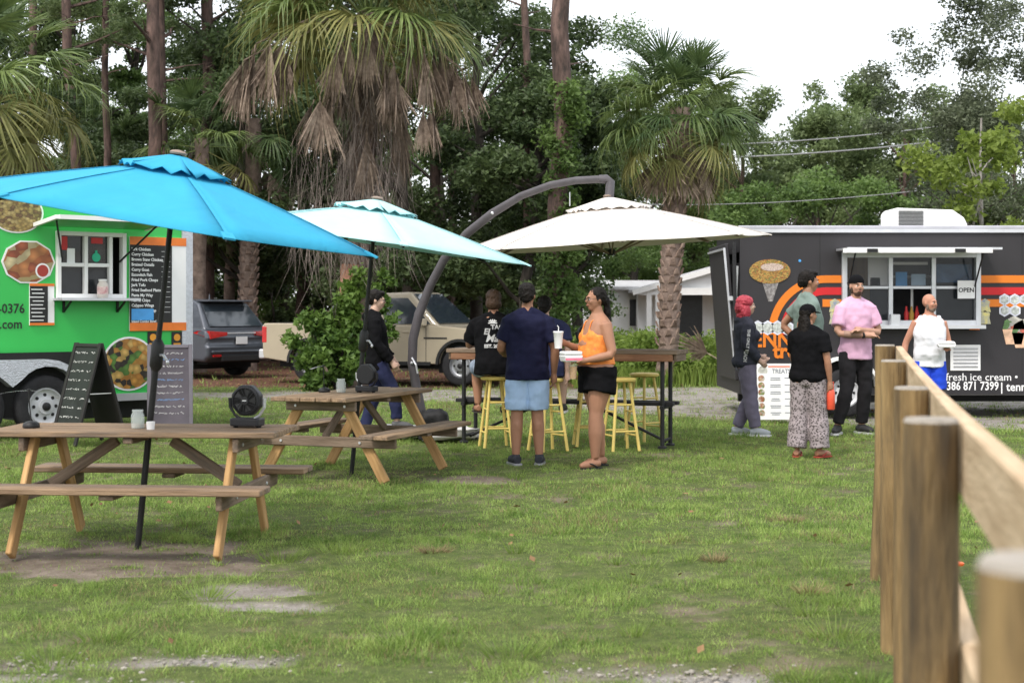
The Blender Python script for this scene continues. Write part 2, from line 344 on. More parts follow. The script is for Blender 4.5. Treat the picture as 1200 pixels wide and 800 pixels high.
# gravel
def stones(N, name):
    P = [p_ for p_ in PATCH if p_[5] > .4 and p_[1] < 7]; base = MB(); base.ell((0, 0, 0), (1, 1, .6), 5); bv = np.array(base.v); tri = []
    bm = bmesh.new(); bmesh.ops.create_icosphere(bm, subdivisions=1, radius=1); tri = np.array([[v.co[:] for v in f.verts] for f in bm.faces]); bm.free()
    out = []
    for k in range(N):
        p_ = P[RNG.integers(len(P))]; x = p_[0]+p_[2]*RNG.normal()*.6; y = p_[1]+p_[3]*RNG.normal()*.7; s = .004+.011*RNG.random()**2
        sc = s*np.array([.8+.6*RNG.random(), .8+.6*RNG.random(), .5+.3*RNG.random()]); out.append(tri*sc+np.array([x, y, float(gz(np.array([x]), np.array([y]))[0])-.004+s*.3]))
    return np.concatenate(out).reshape(-1, 3)
so = link('gravel', npmesh('gravel', stones(520, 'g'), 3), None, mat('pale_stone', (.27, .25, .215), .9, .35, 9, .2, 80)); tag(so, 'pale limestone gravel scattered in the bare patches', 'gravel', kind='stuff')
# fallen leaves on the lawn and under the trees
N = 9000; Y = 6+30*RNG.random(N); X = (RNG.random(N)*2-1)*(.36*Y+1); k_ = (RNG.random(N) < .03) | (Y > 29); X, Y = X[k_], Y[k_]; N = len(X); a = RNG.random(N)*6.28; s = .012+.02*RNG.random(N); Z = gz(X, Y)+.03+.02*RNG.random(N)
ca, sa = np.cos(a)*s, np.sin(a)*s; zz = .01*RNG.normal(size=N)
L4 = np.stack([np.stack([X-ca, Y-sa, Z], -1), np.stack([X+sa*.5, Y-ca*.5, Z+zz], -1), np.stack([X+ca, Y+sa, Z], -1), np.stack([X-sa*.5, Y+ca*.5, Z-zz], -1)], 1).reshape(-1, 3)
lo = link('fallen_leaves', npmesh('fallen_leaves', L4, 4), None, mat('fallen_leaf', (.17, .08, .04), .8, .4, 5, col2=(.33, .2, .09))); tag(lo, 'brown fallen leaves on the ground under the trees', 'leaves', kind='stuff')

# ------------------------------------------------------------------ trees
BARK_P = mat('pine_bark', (.06, .042, .036), .95, .4, 6, 1, 14, stretch=(1, 1, .3), col2=(.2, .13, .11), dirt=((.04, .032, .028), 9, .52))
BARK_O = mat('oak_bark', (.03, .025, .021), .95, .4, 5, .8, 18, stretch=(1, 1, .35), col2=(.085, .072, .06))
LEAF_OAK = leafmat('oak_leaf', (.028, .052, .018), (.115, .165, .06), .45, .3, 4)
LEAF_MID = leafmat('bush_leaf', (.055, .105, .025), (.17, .26, .07), .45, .42, 3)
LEAF_PINE = leafmat('pine_needle', (.075, .115, .042), (.19, .25, .10), .3, .42, 2)
LEAF_GREY = leafmat('grey_oak_leaf', (.06, .08, .045), (.17, .2, .12), .5, .35, 3)
LEAF_YEL = leafmat('young_leaf', (.13, .19, .03), (.26, .33, .07), .6, .45, 3)
def leaves(cl, n, s0, s1, flat=.6, shell=.5, aspect=.45):
    cl = np.array(cl, dtype=float); w = cl[:, 3]**2; idx = RNG.choice(len(cl), n, p=w/w.sum())
    d = RNG.normal(size=(n, 3)); d /= np.linalg.norm(d, axis=1)[:, None]; r = cl[idx, 3]*(shell+(1-shell)*RNG.random(n))**1*RNG.random(n)**.33
    P = cl[idx, :3]+d*r[:, None]*np.array([1, 1, flat])
    u = RNG.normal(size=(n, 3)); u[:, 2] *= .7; u /= np.linalg.norm(u, axis=1)[:, None]; v = np.cross(u, RNG.normal(size=(n, 3))); v /= np.linalg.norm(v, axis=1)[:, None]
    s = (s0+(s1-s0)*RNG.random(n))[:, None]
    return np.stack([P-u*s, P+u*s*.55-v*s*aspect*1.5, P+u*s*.8+v*s*aspect*1.1], 1).reshape(-1, 3)
def wob(a, b, k, amp, rg=random):
    a = Vector(a); b = Vector(b); return [a.lerp(b, i/k)+(Vector((rg.uniform(-1, 1), rg.uniform(-1, 1), 0))*amp if 0 < i < k else Vector()) for i in range(k+1)]
def tree(name, label, base, h, rt, crown, nleaf, leafm, bark, leaf=(.08, .14), group=None, lean=(0, 0), cat='tree', limbs=True, flat=.65, blobs=None, bare=0):
    """crown = (centre height, radius x, radius z, number of clumps)"""
    e = empty(name, base, 0, label, cat, group); mb = MB(); top = Vector((lean[0], lean[1], h))
    pts = wob((0, 0, -.1), top, 6, rt*.5); mb.tube(pts, [rt*(1.25 if i == 0 else 1-.55*i/6) for i in range(7)], 10)
    ch, rx, rz, nc = crown; cl = []
    for k in range(nc):
        th = random.uniform(0, 6.283); q = math.sqrt(random.random()); zz = random.uniform(-1, 1); q *= math.sqrt(max(.1, 1-zz*zz*.8))
        c_ = (lean[0]*.8+rx*q*math.cos(th), lean[1]*.8+rx*q*math.sin(th), ch+rz*zz, rx*random.uniform(.2, .42)); cl.append(c_)
        if limbs and k % 2 == 0:
            s_ = Vector((lean[0]*.6, lean[1]*.6, 0))+Vector((0, 0, max(h*.25, min(h*.9, ch+rz*zz-rx*.5)))); s_ = Vector((lean[0]*s_.z/h, lean[1]*s_.z/h, s_.z))
            mb.tube(wob(s_, c_[:3], 4, .12), [rt*.4, rt*.3, rt*.22, rt*.14, rt*.05], 6)
    for b_ in (blobs or []): cl.append(b_)
    mb.build('trunk', bark, e, smooth=True)
    if nleaf: link('crown', npmesh('crown', leaves(cl, nleaf, leaf[0], leaf[1], flat), 3), e, leafm)
    return e
def hx(px, Y): return (px-600)*Y/F
# tall pines: only trunks and the lowest branches come into view
for i, (px, Y, d, ln, lab) in enumerate(((35, 40, .13, .2, 'slim pine trunk rising behind the left palm fronds'), (98, 38, .145, -.5, 'slender dark leaning tree trunk between palms, with open sky on both sides'), (122, 40, .11, .1, 'thinnest tree trunk standing close beside a slender leaning one'),
        (181, 37, .19, -.1, 'thick reddish pine trunk, front one of a touching pair'), (199, 38.5, .18, -.25, 'reddish pine trunk standing just behind its thicker twin'), (352, 44, .2, .1, 'straight pine trunk behind the shaggy cabbage palm'), (620, 38, .11, -.1, 'slim bare pine trunk beside the vine-covered pine'),
        (655, 33, .235, .12, 'big vine-covered pine trunk behind the cantilever umbrella'), (508, 42, .17, .2, 'grey tree trunk in the shade behind the pickup'), (240, 40, .2, .1, 'dark tree trunk in the shade behind the grey car'), (530, 46, .14, 0, 'slim trunk deep in the shaded wood'))):
    b = (hx(px, Y), Y, 0); e = empty('pine_tree', b, 0, lab, 'tree', 'pines at the edge of the wood'); mb = MB(); h = 17
    mb.tube(wob((0, 0, -.1), (ln*1.6, 0, h), 9, .09), [d*(1.3 if k == 0 else 1-.045*k) for k in range(10)], 12); cl = []
    for k in range(9):
        z = random.uniform(8.0, 16.5); th = random.uniform(0, 6.28); L = random.uniform(1, 2.3); c_ = (ln*z/h+L*math.cos(th), L*math.sin(th), z+.3, random.uniform(.5, 1.0)); cl.append(c_)
        mb.tube(wob((ln*z/h, 0, z-.3), c_[:3], 3, .1), [d*.3, d*.22, d*.15, d*.05], 5)
    for k in range(3):
        z = random.uniform(6.5, 9); th = random.uniform(0, 6.28); mb.tube(wob((ln*z/h, 0, z), (ln*z/h+1.2*math.cos(th), 1.2*math.sin(th), z+random.uniform(-.1, .4)), 4, .1), [d*.2, d*.15, d*.1, d*.06, d*.03], 5)
    mb.build('trunk', BARK_P, e, smooth=True); link('crown', npmesh('crown', leaves(cl, 5000, .05, .12, .7, .3, .2), 3), e, LEAF_PINE)
    if px == 655:
        vc = [(random.uniform(-.25, .35), -.15+random.uniform(-.2, .2), z, random.uniform(.25, .5)) for z in np.arange(.3, 6.6, .18)]
        link('climbing_vine', npmesh('climbing_vine', leaves(vc, 7000, .04, .08, .9), 3), e, LEAF_MID)
# the wood behind the tables: separate broadleaved trees
WOODS = [(-30, 33, 9, 5.5, 3.4, 3.2), (150, 47, 6.2, 4.2, 2.6, 2.4), (60, 50, 7, 3.0, 3.0, 1.8), (215, 44, 10.5, 6.2, 3.0, 3.8), (290, 40, 11, 6.8, 3.3, 4.2), (400, 43, 12.5, 7.4, 3.6, 5), (330, 52, 12, 6.5, 4.0, 5), (480, 38, 11.5, 6.6, 3.0, 4.6),
         (560, 41, 11, 6.2, 3.2, 4.4), (520, 54, 12, 7, 4.2, 5.2), (610, 37, 7.8, 4.6, 2.5, 2.8), (640, 42, 7.8, 5.7, 2.6, 1.8), (684, 37, 6.8, 4.9, 2.1, 1.9), (745, 71, 14.5, 9.0, 4.4, 5.6), (100, 58, 7, 3.5, 4.5, 2.8), (230, 60, 12, 5.5, 5, 5), (640, 58, 9, 4.5, 4.5, 4), (420, 62, 13, 6, 5.5, 6), (75, 48, 13, 9.2, 2.3, 2.2), (148, 50, 12.5, 8.6, 2.1, 2.6)]
LBL = ['broad oak crown half hidden by the left palm', 'low leafy tree between the slender trunks', 'pale leafy tree top far behind the left palm', 'tall oak behind the pair of reddish pines', 'dark oak between reddish pines and shaggy palm', 'tall oak rising directly behind the shaggy palm', 'oak deep in the wood behind shaggy palm', 'leafy oak just right of the shaggy palm skirt',
       'dense green oak above the pale aqua umbrella', 'tall oak deep in the wood above pickup', 'bushy oak left of the vine-covered pine', 'round oak behind the vine-covered pine', 'small dense oak behind the arched umbrella arm', 'oak crown reaching above the spiky palm', 'far low tree seen between the slender trunks', 'far tall oak behind the reddish pines', 'far oak in the gap beside the vine-covered pine', 'far tall oak behind the big palm', 'high thin oak crown against the sky above the left palm', 'high thin oak crown against the sky left of the reddish pines']
for (px, Y, h, ch, rx, rz), lab in zip(WOODS, LBL):
    tree('oak_tree', lab, (hx(px, Y), Y, 0), h*.8, .12+.006*h, (ch, rx, rz, 34), int(8200*rx), LEAF_OAK if Y < 50 else LEAF_MID, BARK_O, (.05, .10), 'broadleaved trees of the wood', (random.uniform(-.5, .5), 0), flat=.6)
# understorey shrubs that close the wood near the ground
US = [(-20, 40), (40, 46), (110, 44), (170, 42), (250, 46), (320, 45), (380, 50), (450, 46), (520, 48), (590, 45), (582, 48), (570, 52), (560, 58), (300, 60), (150, 62)]
USL = ['dark shrub behind the left palm trunk', 'dark shrub by the slim pine behind left palm', 'dark shrub at the foot of the slender leaning trunk', 'dark shrub at the foot of the touching pine pair', 'dark shrub behind the grey car', 'dark shrub behind the vine bush', 'dark shrub deep behind the shaggy palm trunk', 'dark shrub behind the pickup cab', 'dark shrub behind the pickup bonnet', 'dark shrub behind the seated person', 'dark shrub behind the vine-covered pine', 'dark shrub in the shade left of the white house', 'far dark shrub deep in the wood above the pickup', 'far dark shrub deep in the wood above the grey car', 'far dark shrub deep in the wood behind the green trailer']
for i, (px, Y) in enumerate(US):
    tree('understorey_shrub', USL[i], (hx(px, Y), Y, 0), 1.6, .06, (1.7+.5*random.random(), 1.9, 1.5, 12), 6500, LEAF_OAK, BARK_O, (.07, .12), 'shrubs in the shade of the wood', cat='shrub')
# far pines and broadleaved trees behind the house and right trailer
FARP = [(870, 84, 13.5, 8.0, 3.6, 5.2, 'pointed far pine just right of the spiky palm'), (905, 92, 10.5, 6, 3.5, 3.5, 'low far pine in the dip of the tree line'), (955, 88, 13.5, 8, 4, 5, 'far pine above the power lines'), (1000, 95, 16, 10, 4.6, 5.2, 'tallest far pine left of the grey oak'), (1060, 90, 15, 9, 4.4, 5, 'far pine behind the grey oak'), (830, 95, 11, 6, 4, 4, 'far pine behind the spiky palm'), (780, 90, 10, 5.5, 4, 4, 'far pine behind the oak and spiky palm'), (1130, 95, 15, 8.5, 5, 5, 'far pine behind the young leafy branches'), (1190, 92, 14, 8, 4.5, 5, 'far pine at the grey oak right side')]
for px, Y, h, ch, rx, rz, lab in FARP:
    tree('far_pine', lab, (hx(px, Y), Y, 0), h*.8, .2, (ch, rx, rz, 40), 21000, LEAF_PINE, BARK_P, (.09, .17), 'far pines behind the right trailer', flat=.8)
FARB = [(872, 73, 'bushy tree below the power lines by the palm'), (915, 66, 'light green bushy tree under the power lines'), (965, 60, 'bright green bush rising behind the rooftop cooler'), (1010, 64, 'bushy tree left of the cooler under grey oak'), (1080, 60, 'dark bushy tree under the grey oak'), (720, 74, 'dark bushy tree behind the white house'), (800, 76, 'bushy tree behind the porch gable'), (1150, 58, 'bushy tree below the young leafy branches')]
for px, Y, lab in FARB:
    tree('bushy_tree', lab, (hx(px, Y), Y, 0), 4.6, .14, (3.6, 2.9, 3.0, 26), 12500, LEAF_MID, BARK_O, (.065, .125), 'bushy trees behind the right trailer')
# grey oak right, with young yellow-green tree before it
b = (hx(1120, 40), 40, 0)
e = tree('grey_oak', 'large grey-green oak with airy crown behind the black trailer', b, 6.6, .11, (4.6, 2.3, 2.2, 36), 34000, LEAF_GREY, BARK_O, (.035, .075), lean=(.3, 0), flat=.7,
     blobs=[(random.gauss(.9, 1.35), random.gauss(0, .9), random.uniform(5.4, 9.8), random.uniform(.35, .9)) for k in range(52)]+[(-1.6+random.gauss(0, .4), 0, 6.6+random.gauss(0, .5), .4) for k in range(7)])
b = (hx(1150, 33), 33, 0)
e = tree('young_tree', 'slender young tree with pale bare stems and yellow-green leaves', b, 5.6, .05, (4.3, 1.5, 1.4, 16), 3200, LEAF_YEL, mat('pale_bark', (.28, .26, .24), .9, .3, 8), (.05, .1), flat=.8)
mb = MB()
for k in range(5):
    x0 = random.uniform(-1.2, 1.0); mb.tube(wob((x0, 0, .4), (x0*.4+random.uniform(-.5, .5), random.uniform(-.4, .4), random.uniform(3, 5.5)), 6, .12), [.05, .045, .04, .035, .025, .018, .01], 6)
mb.build('stem', MATS['pale_bark'], e, smooth=True)
# ------------------------------------------------------------------ palms
def frond_mesh(name, m, Lp=1.0, Lb=.95, n=38, spread=125, droop=.5, fold=.25, w=.03, seed=1, dead=False):
    rg = random.Random(seed); mb = MB()
    pts = [(Lp*t_, 0, .12*Lp*math.sin(t_*1.6)) for t_ in (0, .33, .66, 1)]; mb.tube(pts, [.022, .018, .015, .012], 5); o = Vector(pts[-1]); up = Vector((0, 0, 1))
    for k in range(n):
        a = R(spread)*(2*k/(n-1)-1)+rg.uniform(-.05, .05); L = Lb*(.62+.38*math.cos(a*.62))*rg.uniform(.8, 1.1)
        if dead: L *= rg.uniform(.6, 1.1)
        st = o+Vector((.28*Lb*math.cos(a*.5)*(1 if abs(a) < 1.2 else .3), 0, 0)) if not dead else o
        d = Vector((math.cos(a), math.sin(a), fold*abs(math.sin(a)))).normalized(); sdv = Vector((-math.sin(a), math.cos(a), 0)); vs = []; dr = droop*rg.uniform(.7, 1.4)
        for j, t_ in enumerate((0, .3, .6, .85, 1)):
            p_ = st+d*L*t_-up*dr*L*(t_**2.4)*(.6 if j < 4 else .75)
            if j == 4: p_ = p_-d*L*.12
            ww = w*(.5, 1, .85, .4, .04)[j]; tw = Vector((0, 0, ww*.5*(1 if k % 2 else -1)))
            vs += [p_-sdv*ww+tw, p_+sdv*ww-tw]
        mb.add(vs, [(2*j, 2*j+1, 2*j+3, 2*j+2) for j in range(4)])
    me = mb.mesh(name); me.materials.append(m); return me
FG = leafmat('palm_leaf', (.075, .12, .035), (.2, .26, .08), .9, .3, 6, .45); FD = leafmat('palm_leaf_deep', (.045, .085, .03), (.12, .175, .06), .9, .3, 6, .45); FY = leafmat('palm_leaf_olive', (.13, .14, .04), (.27, .26, .09), .9, .3, 6, .5)
DEAD = leafmat('dead_palm_leaf', (.155, .11, .083), (.40, .315, .25), 2, .2, 14, .9)
BOOT = mat('palm_boot', (.16, .1, .075), .95, .4, 6, .6, 25, col2=(.34, .25, .2)); PTR = mat('palm_trunk', (.14, .1, .08), .95, .35, 6, .7, 20, col2=(.27, .2, .165))
fr = {}
for v in range(3):
    for key, m_ in (('g', FG), ('d', FD), ('y', FY)): fr[key, v] = frond_mesh('frond', m_, .95, 1.0, 58, 132, (.55, .95, 1.35)[v], .5-.1*v, .0165, 10+v)
for v in range(3): fr['x', v] = frond_mesh('dead_frond', DEAD, .8, 1.05, 34, (40, 60, 30)[v], .12, .1, .024, 30+v, True); fr['m', v] = frond_mesh('dead_frond', DEAD, .12, 1.5, 80, (20, 28, 15)[v], .1, .5, .014, 40+v, True)
def put(me, parent, o, az, el, roll=0, s=1, name='frond'):
    f_ = link(name, me, parent); d = Vector((math.cos(el)*math.cos(az), math.cos(el)*math.sin(az), math.sin(el))); sd_ = Vector((-math.sin(az), math.cos(az), 0)); u = d.cross(sd_)
    mt = Matrix((d, sd_, u)).transposed() @ Matrix.Rotation(roll, 3, 'X'); m4 = (mt*s).to_4x4(); m4.translation = o; f_.matrix_local = m4; return f_
def palm(label, base, hz, r0, r1, topoff, nf, keys, scale, ndead, boots, el=(75, -50), skirt=0, deadel=(-55, -82)):
    e = empty('palm_tree', base, 0, label, 'palm', 'cabbage palms'); mb = MB(); tp = Vector((topoff, 0, hz)); pts = [Vector((0, 0, -.1)).lerp(tp, i/10)+Vector((.03*math.sin(i), 0, 0)) for i in range(11)]
    mb.tube(pts, [r0*1.35]+[r0+(r1-r0)*i/10 for i in range(1, 11)], 16); tr = mb.build('trunk', PTR, e, smooth=True)
    if boots:
        z0, z1, dz, kb = boots; bb = MB(); bb.add([(-.05, -.09, 0), (-.05, .09, 0), (.035, .065, .07), (.035, -.065, .07), (.075, .03, .2), (.075, -.03, .2), (.03, .035, .21), (.03, -.035, .21)], [(0, 1, 2, 3), (3, 2, 4, 5), (5, 4, 6, 7), (0, 3, 5, 7), (1, 6, 4, 2), (0, 7, 6, 1)]); bme = bb.mesh('boot'); bme.materials.append(BOOT); z = z0; row = 0
        while z < z1:
            c_ = Vector((0, 0, 0)).lerp(tp, z/hz); rr = r0+(r1-r0)*z/hz
            for k in range(kb):
                az = 6.283*(k+.5*(row % 2))/kb+random.uniform(-.1, .1); o_ = link('boot', bme, e); s_ = random.uniform(.85, 1.1)*kb**-.5*2.2
                m4 = Matrix.Rotation(az, 4, 'Z') @ Matrix.Rotation(random.uniform(-.06, .16), 4, 'Y') @ Matrix.Diagonal((s_*.8, s_, s_, 1)); m4.translation = c_+Vector((math.cos(az)*(rr-.005), math.sin(az)*(rr-.005), 0)); o_.matrix_local = m4
            z += dz; row += 1
    for k in range(nf):
        t_ = (k+.5)/nf; az = k*2.39996+random.uniform(-.2, .2); ee = R(el[0]+(el[1]-el[0])*t_**.9+random.uniform(-15, 15)); v = min(2, int(t_*3)); key = keys[min(len(keys)-1, int(t_*len(keys)))]
        put(fr[key, v], e, tp+Vector((.1*math.cos(az), .1*math.sin(az), -.45*t_)), az, ee, random.uniform(-.5, .5), scale*random.uniform(.85, 1.1))
    for k in range(ndead):
        az = k*2.39996+1; put(fr['x', k % 3], e, tp+Vector((.14*math.cos(az), .14*math.sin(az), -.45-random.uniform(0, .25))), az, R(random.uniform(*sorted(deadel))), random.uniform(-1, 1), scale*random.uniform(.75, 1.1), 'dead_frond')
    return e, tp
# shaggy palm in the middle
Yp = 29.3; pe, tp = palm('big shaggy cabbage palm with hanging dead fronds above the vine bush', (hx(412, Yp), Yp, 0), 7.15, .24, .22, .35, 44, 'ggygy', 1.18, 0, (.9, 4.6, .2, 7), el=(75, -18))
# hanging dead fronds: place on the long drooped stalks
for k, (px, py, s_, az) in enumerate(((300, 75, 1.05, 190), (318, 65, .95, 200), (285, 95, .8, 185), (395, 78, .75, 250), (375, 135, .8, 255), (450, 90, .9, 285), (462, 100, .75, 300), (487, 62, .95, 320), (512, 72, .95, 345), (530, 98, .8, 355), (541, 105, .7, 10), (505, 145, .75, 330), (430, 62, .8, 270), (340, 75, .8, 210), (497, 80, .9, 300), (410, 60, .7, 260))):
    w_ = at(px, py, Yp-1.0-.35*abs(math.sin(R(az)))); lp = w_-Vector(pe.location); s2 = s_*random.uniform(.9, 1.1); put(fr['m', k % 3], pe, lp+Vector((0, 0, .35)), R(az), R(-84), random.uniform(-1, 1), s2, 'dead_frond')
    for q in range(2): put(fr['m', (k+q) % 3], pe, lp+Vector((random.uniform(-.18, .18), .15, .3)), R(az+random.uniform(-60, 60)), R(-78), random.uniform(-1, 1), s2*.85, 'dead_frond')
    mb = MB(); a_ = tp+Vector((0, 0, -.3)); b_ = lp+Vector((0, 0, .37)); mid = a_.lerp(b_, .55)+Vector((0, 0, .3)); mb.tube([a_, mid, b_], [.022, .018, .014], 5); mb.build('stalk', DEAD, pe)
for k in range(16):
    az = k*2.39996; q = random.uniform(.35, .8); put(fr['m', k % 3], pe, Vector((tp.x*.8+q*math.cos(az), q*math.sin(az)*.8, random.uniform(4.6, 6.5))), az, R(-86), random.uniform(-1, 1), random.uniform(.55, .9), 'dead_frond')
sk = []
def strands(N, c, r, z0, z1, lmin, lmax, w):
    a = RNG.random(N)*6.283; q = r*np.sqrt(.25+.75*RNG.random(N)); X = c[0]+q*np.cos(a); Y = c[1]+q*np.sin(a)*.8; Z = z0+(z1-z0)*RNG.random(N); L = lmin+(lmax-lmin)*RNG.random(N); k = RNG.normal(size=(N, 2))*.3*L[:, None]
    P0 = np.stack([X, Y, Z], -1); P1 = P0+np.stack([k[:, 0]*.3, k[:, 1]*.3, -L*.5], -1); P2 = P0+np.stack([k[:, 0], k[:, 1], -L], -1); wv = np.stack([w*np.cos(a+1.57), w*np.sin(a+1.57), 0*a], -1)
    return np.concatenate([np.stack([P0-wv, P0+wv, P1+wv, P1-wv], 1), np.stack([P1-wv, P1+wv, P2+wv*.3, P2-wv*.3], 1)]).reshape(-1, 3)
S = np.concatenate([strands(700, (.25, -.1), .62, 3.4, 6.3, .3, 1.2, .007), strands(500, (.1, -.1), .45, 2.5, 4.2, .3, .9, .006), strands(120, (-.3, -.3), .9, 2.5, 4.4, .4, 1.3, .005), strands(110, (.8, -.2), .5, 2.8, 5, .4, 1.2, .005), strands(120, (-.75, -.2), .5, 2.6, 5, .4, 1.3, .005)])
so = link('dead_thatch', npmesh('dead_thatch', S, 4), pe, leafmat('thatch', (.12, .095, .085), (.3, .25, .22), 2, .1, 14, .9)); so['kind'] = 'stuff'
pm = MB(); pm.tube([(.03, 0, 1.55), (.05, 0, 2.35)], [.262, .262], 16, cap=False); pm.build('painted_band', mat('faded_orange_band', (.36, .13, .075), .9, .3, 5, .5, 20, col2=(.4, .24, .17)), pe, smooth=True)
# spiky palm on the right, left palm, and two more deep in the wood
Yq = 31.0; palm('spiky green cabbage palm with criss-cross trunk behind the bar table', (hx(779, Yq), Yq, 0), 5.55, .205, .2, .33, 52, 'ddgdgy', .82, 14, (.75, 5.0, .175, 6), el=(82, -55))
palm('cabbage palm with dense olive fronds beside the green trailer', (hx(-30, 24), 24, 0), 5.2, .2, .2, .1, 40, 'dggyy', .92, 14, None, el=(80, -62))
palm('pale drooping palm beside the reddish pine pair', (hx(232, 37), 37, 0), 5.6, .17, .17, .1, 20, 'dgy', .95, 3, None, el=(70, -65))
palm('dark small palm between the slender trunks', (hx(112, 45), 45, 0), 6.0, .17, .17, .1, 22, 'd', 1.0, 0, None, el=(80, -40))
palm('low palm in the shade behind the blue umbrella', (hx(268, 41), 41, 0), 4.6, .15, .15, .1, 18, 'dg', .95, 2, None, el=(70, -60))
palm('thick cabbage palm trunk standing behind the grey car', (hx(288, 38), 38, 0), 6.2, .22, .2, .2, 14, 'd', .9, 4, (.6, 3.2, .2, 6))
# vine bush round the shaggy palm
bx = hx(382, 28.6)
cl = [(random.gauss(0, .33), random.gauss(0, .3), random.uniform(.15, 1.3)+.0, random.uniform(.18, .34)) for k in range(46)]+[(.6+random.gauss(0, .14), random.gauss(0, .1), z, .2) for z in np.arange(.5, 2.3, .13)]+[(1.1+random.gauss(0, .12), -.1, z, .17) for z in np.arange(.9, 2.2, .14)]+[(.35+random.gauss(0, .2), 0, z, .22) for z in np.arange(1.2, 2.0, .12)]
e = empty('vine_bush', (bx, 28.7, 0), 0, 'leafy green vine bush climbing the shaggy palm before the pickup', 'bush'); mb = MB()
for k in range(9): mb.tube(wob((random.uniform(-.3, .3), 0, 0), (random.uniform(-.6, .9), random.uniform(-.2, .2), random.uniform(.8, 1.8)), 5, .1), [.02, .018, .015, .012, .009, .005], 5)
mb.build('stem', BARK_O, e); link('foliage', npmesh('foliage', leaves(cl, 9000, .035, .075, .9, .3, .7), 3), e, leafmat('vine_leaf', (.035, .085, .015), (.16, .26, .05), .9, .35, 7))
# tall grass by the house
def tall(N, x0, x1, y0, y1, h):
    X = x0+(x1-x0)*RNG.random(N); Y = y0+(y1-y0)*RNG.random(N); hh = h*(.35+.65*fbm(X, Y+60, .9)*1.5)*(.5+.6*RNG.random(N)); a = RNG.random(N)*6.28; w = .008+.008*RNG.random(N); ln = hh*(.1+.45*RNG.random(N)); Z = 0*X-.02
    c0 = np.stack([X, Y, Z], -1); wv = np.stack([w*np.cos(a*3), w*np.sin(a*3), Z*0], -1); d = np.stack([np.cos(a), np.sin(a), 0*a], -1)
    M1 = c0+d*(ln*.3)[:, None]+np.stack([0*hh, 0*hh, hh*.65], -1); T = c0+d*ln[:, None]+np.stack([0*hh, 0*hh, hh], -1)
    return np.stack([c0-wv, c0+wv, M1+wv*.8, T, M1-wv*.8], 1).reshape(-1, 3)
TG = np.concatenate([tall(8000, 1.2, 6.2, 30.2, 35, .5), tall(1800, 1.2, 2.6, 29.5, 31, .5), tall(1500, .2, 1.5, 33, 38, .6)])
o_ = link('tall_grass', npmesh('tall_grass', TG, 5), None, leafmat('tall_grass_blade', (.13, .21, .03), (.28, .36, .08), .8, .4, 5, .6)); tag(o_, 'tall bright green weeds and grass in front of the white house', 'grass', kind='stuff')
wc = [(random.uniform(1.0, 6.2), random.uniform(30.8, 35), random.uniform(.1, .85)*(1.2 if k % 5 == 0 else 1), random.uniform(.25, .5)) for k in range(170)]
o_ = link('weed_thicket', npmesh('weed_thicket', leaves(wc, 30000, .035, .08, .8, .4, .35), 3), None, leafmat('weed_leaf', (.12, .2, .03), (.3, .4, .09), .8, .42, 5, .6)); tag(o_, 'rounded bright green weed thicket below the white house', 'weeds', kind='stuff')
d_ = empty('fallen_frond', (hx(826, 29.8), 29.8, 0), 0, 'dead brown palm frond lying in the tall grass', 'palm frond'); put(fr['x', 1], d_, Vector((.5, 0, .35)), R(150), R(25), .9, .75, 'blade')

# ------------------------------------------------------------------ white house with porch
Yh = 64.0; def_x = lambda px: hx(px, Yh)
hs = empty('white_house', (def_x(760), Yh, 0), 0, 'small white single-storey house with gabled porch beyond the tall grass', 'house'); hx0 = hs.location.x
SID = mat('white_siding', (.80, .81, .82), .7, .05, 2); ROOF = mat('grey_roof', (.42, .42, .43), .8, .1, 3); DARK = mat('dark_opening', (.02, .022, .025), .3, .2)
def lx(px): return def_x(px)-hx0
mb = MB(); mb.box(((lx(662)+lx(800))/2, 3, 1.15), (lx(800)-lx(662), 6, 2.3)); mb.build('main_wall', SID, hs)
mb = MB(); mb.prism([(-.35, 2.3), (6.3, 2.3), (6.3, 2.42), (3, 2.75), (-.35, 2.42)], lx(660), lx(800), 'x'); mb.build('main_roof', ROOF, hs)
xg = lx(838); hw = 3.3; zt = 3.25; ze = 2.25
mb = MB(); mb.box((xg, .6, 1.1), (2*hw, 3.2, 2.2)); mb.build('porch_wall', SID, hs)
mb = MB(); mb.prism([(xg-hw, ze), (xg+hw, ze), (xg, zt-.12)], -2.5, 2.2, 'y'); mb.build('gable_wall', SID, hs)
mb = MB(); mb.beam((xg-hw-.35, -.2, ze-.03), (xg, -.2, zt), 5.2, .12); mb.beam((xg+hw+.35, -.2, ze-.03), (xg, -.2, zt), 5.2, .12); mb.build('porch_roof', ROOF, hs)
mb = MB(); mb.beam((xg-hw-.35, -2.83, ze-.1), (xg, -2.83, zt-.06), .06, .2); mb.beam((xg+hw+.35, -2.83, ze-.1), (xg, -2.83, zt-.06), .06, .2); mb.build('fascia', WHITE, hs)
mb = MB(); mb.box((xg, -2.6, 2.2), (2*hw+.2, .2, .28)); mb.build('porch_beam', WHITE, hs)
for q in (lx(754), lx(764), lx(846)): mb = MB(); mb.box((q, -2.6, 1.03), (.2, .18, 2.06)); mb.build('porch_post', WHITE, hs)
mb = MB(); mb.box((lx(806), -1.04, 1.05), (.95, .06, 2.1)); mb.build('door', DARK, hs)
for q in (lx(747), lx(700)):
    mb = MB(); mb.box((q, -.03, 1.35), (.8, .06, 1.25)); w_ = mb.build('window', WHITE, hs); mb = MB(); mb.box((q, -.07, 1.35), (.66, .03, 1.1)); mb.build('pane', DARK, w_)
mb = MB(); mb.lathe([(.32, 0), (.32, .05)], 16, (xg, -2.51, 2.75), 'y'); mb.build('gable_vent', mat('vent_grey', (.45, .46, .48), .6), hs)
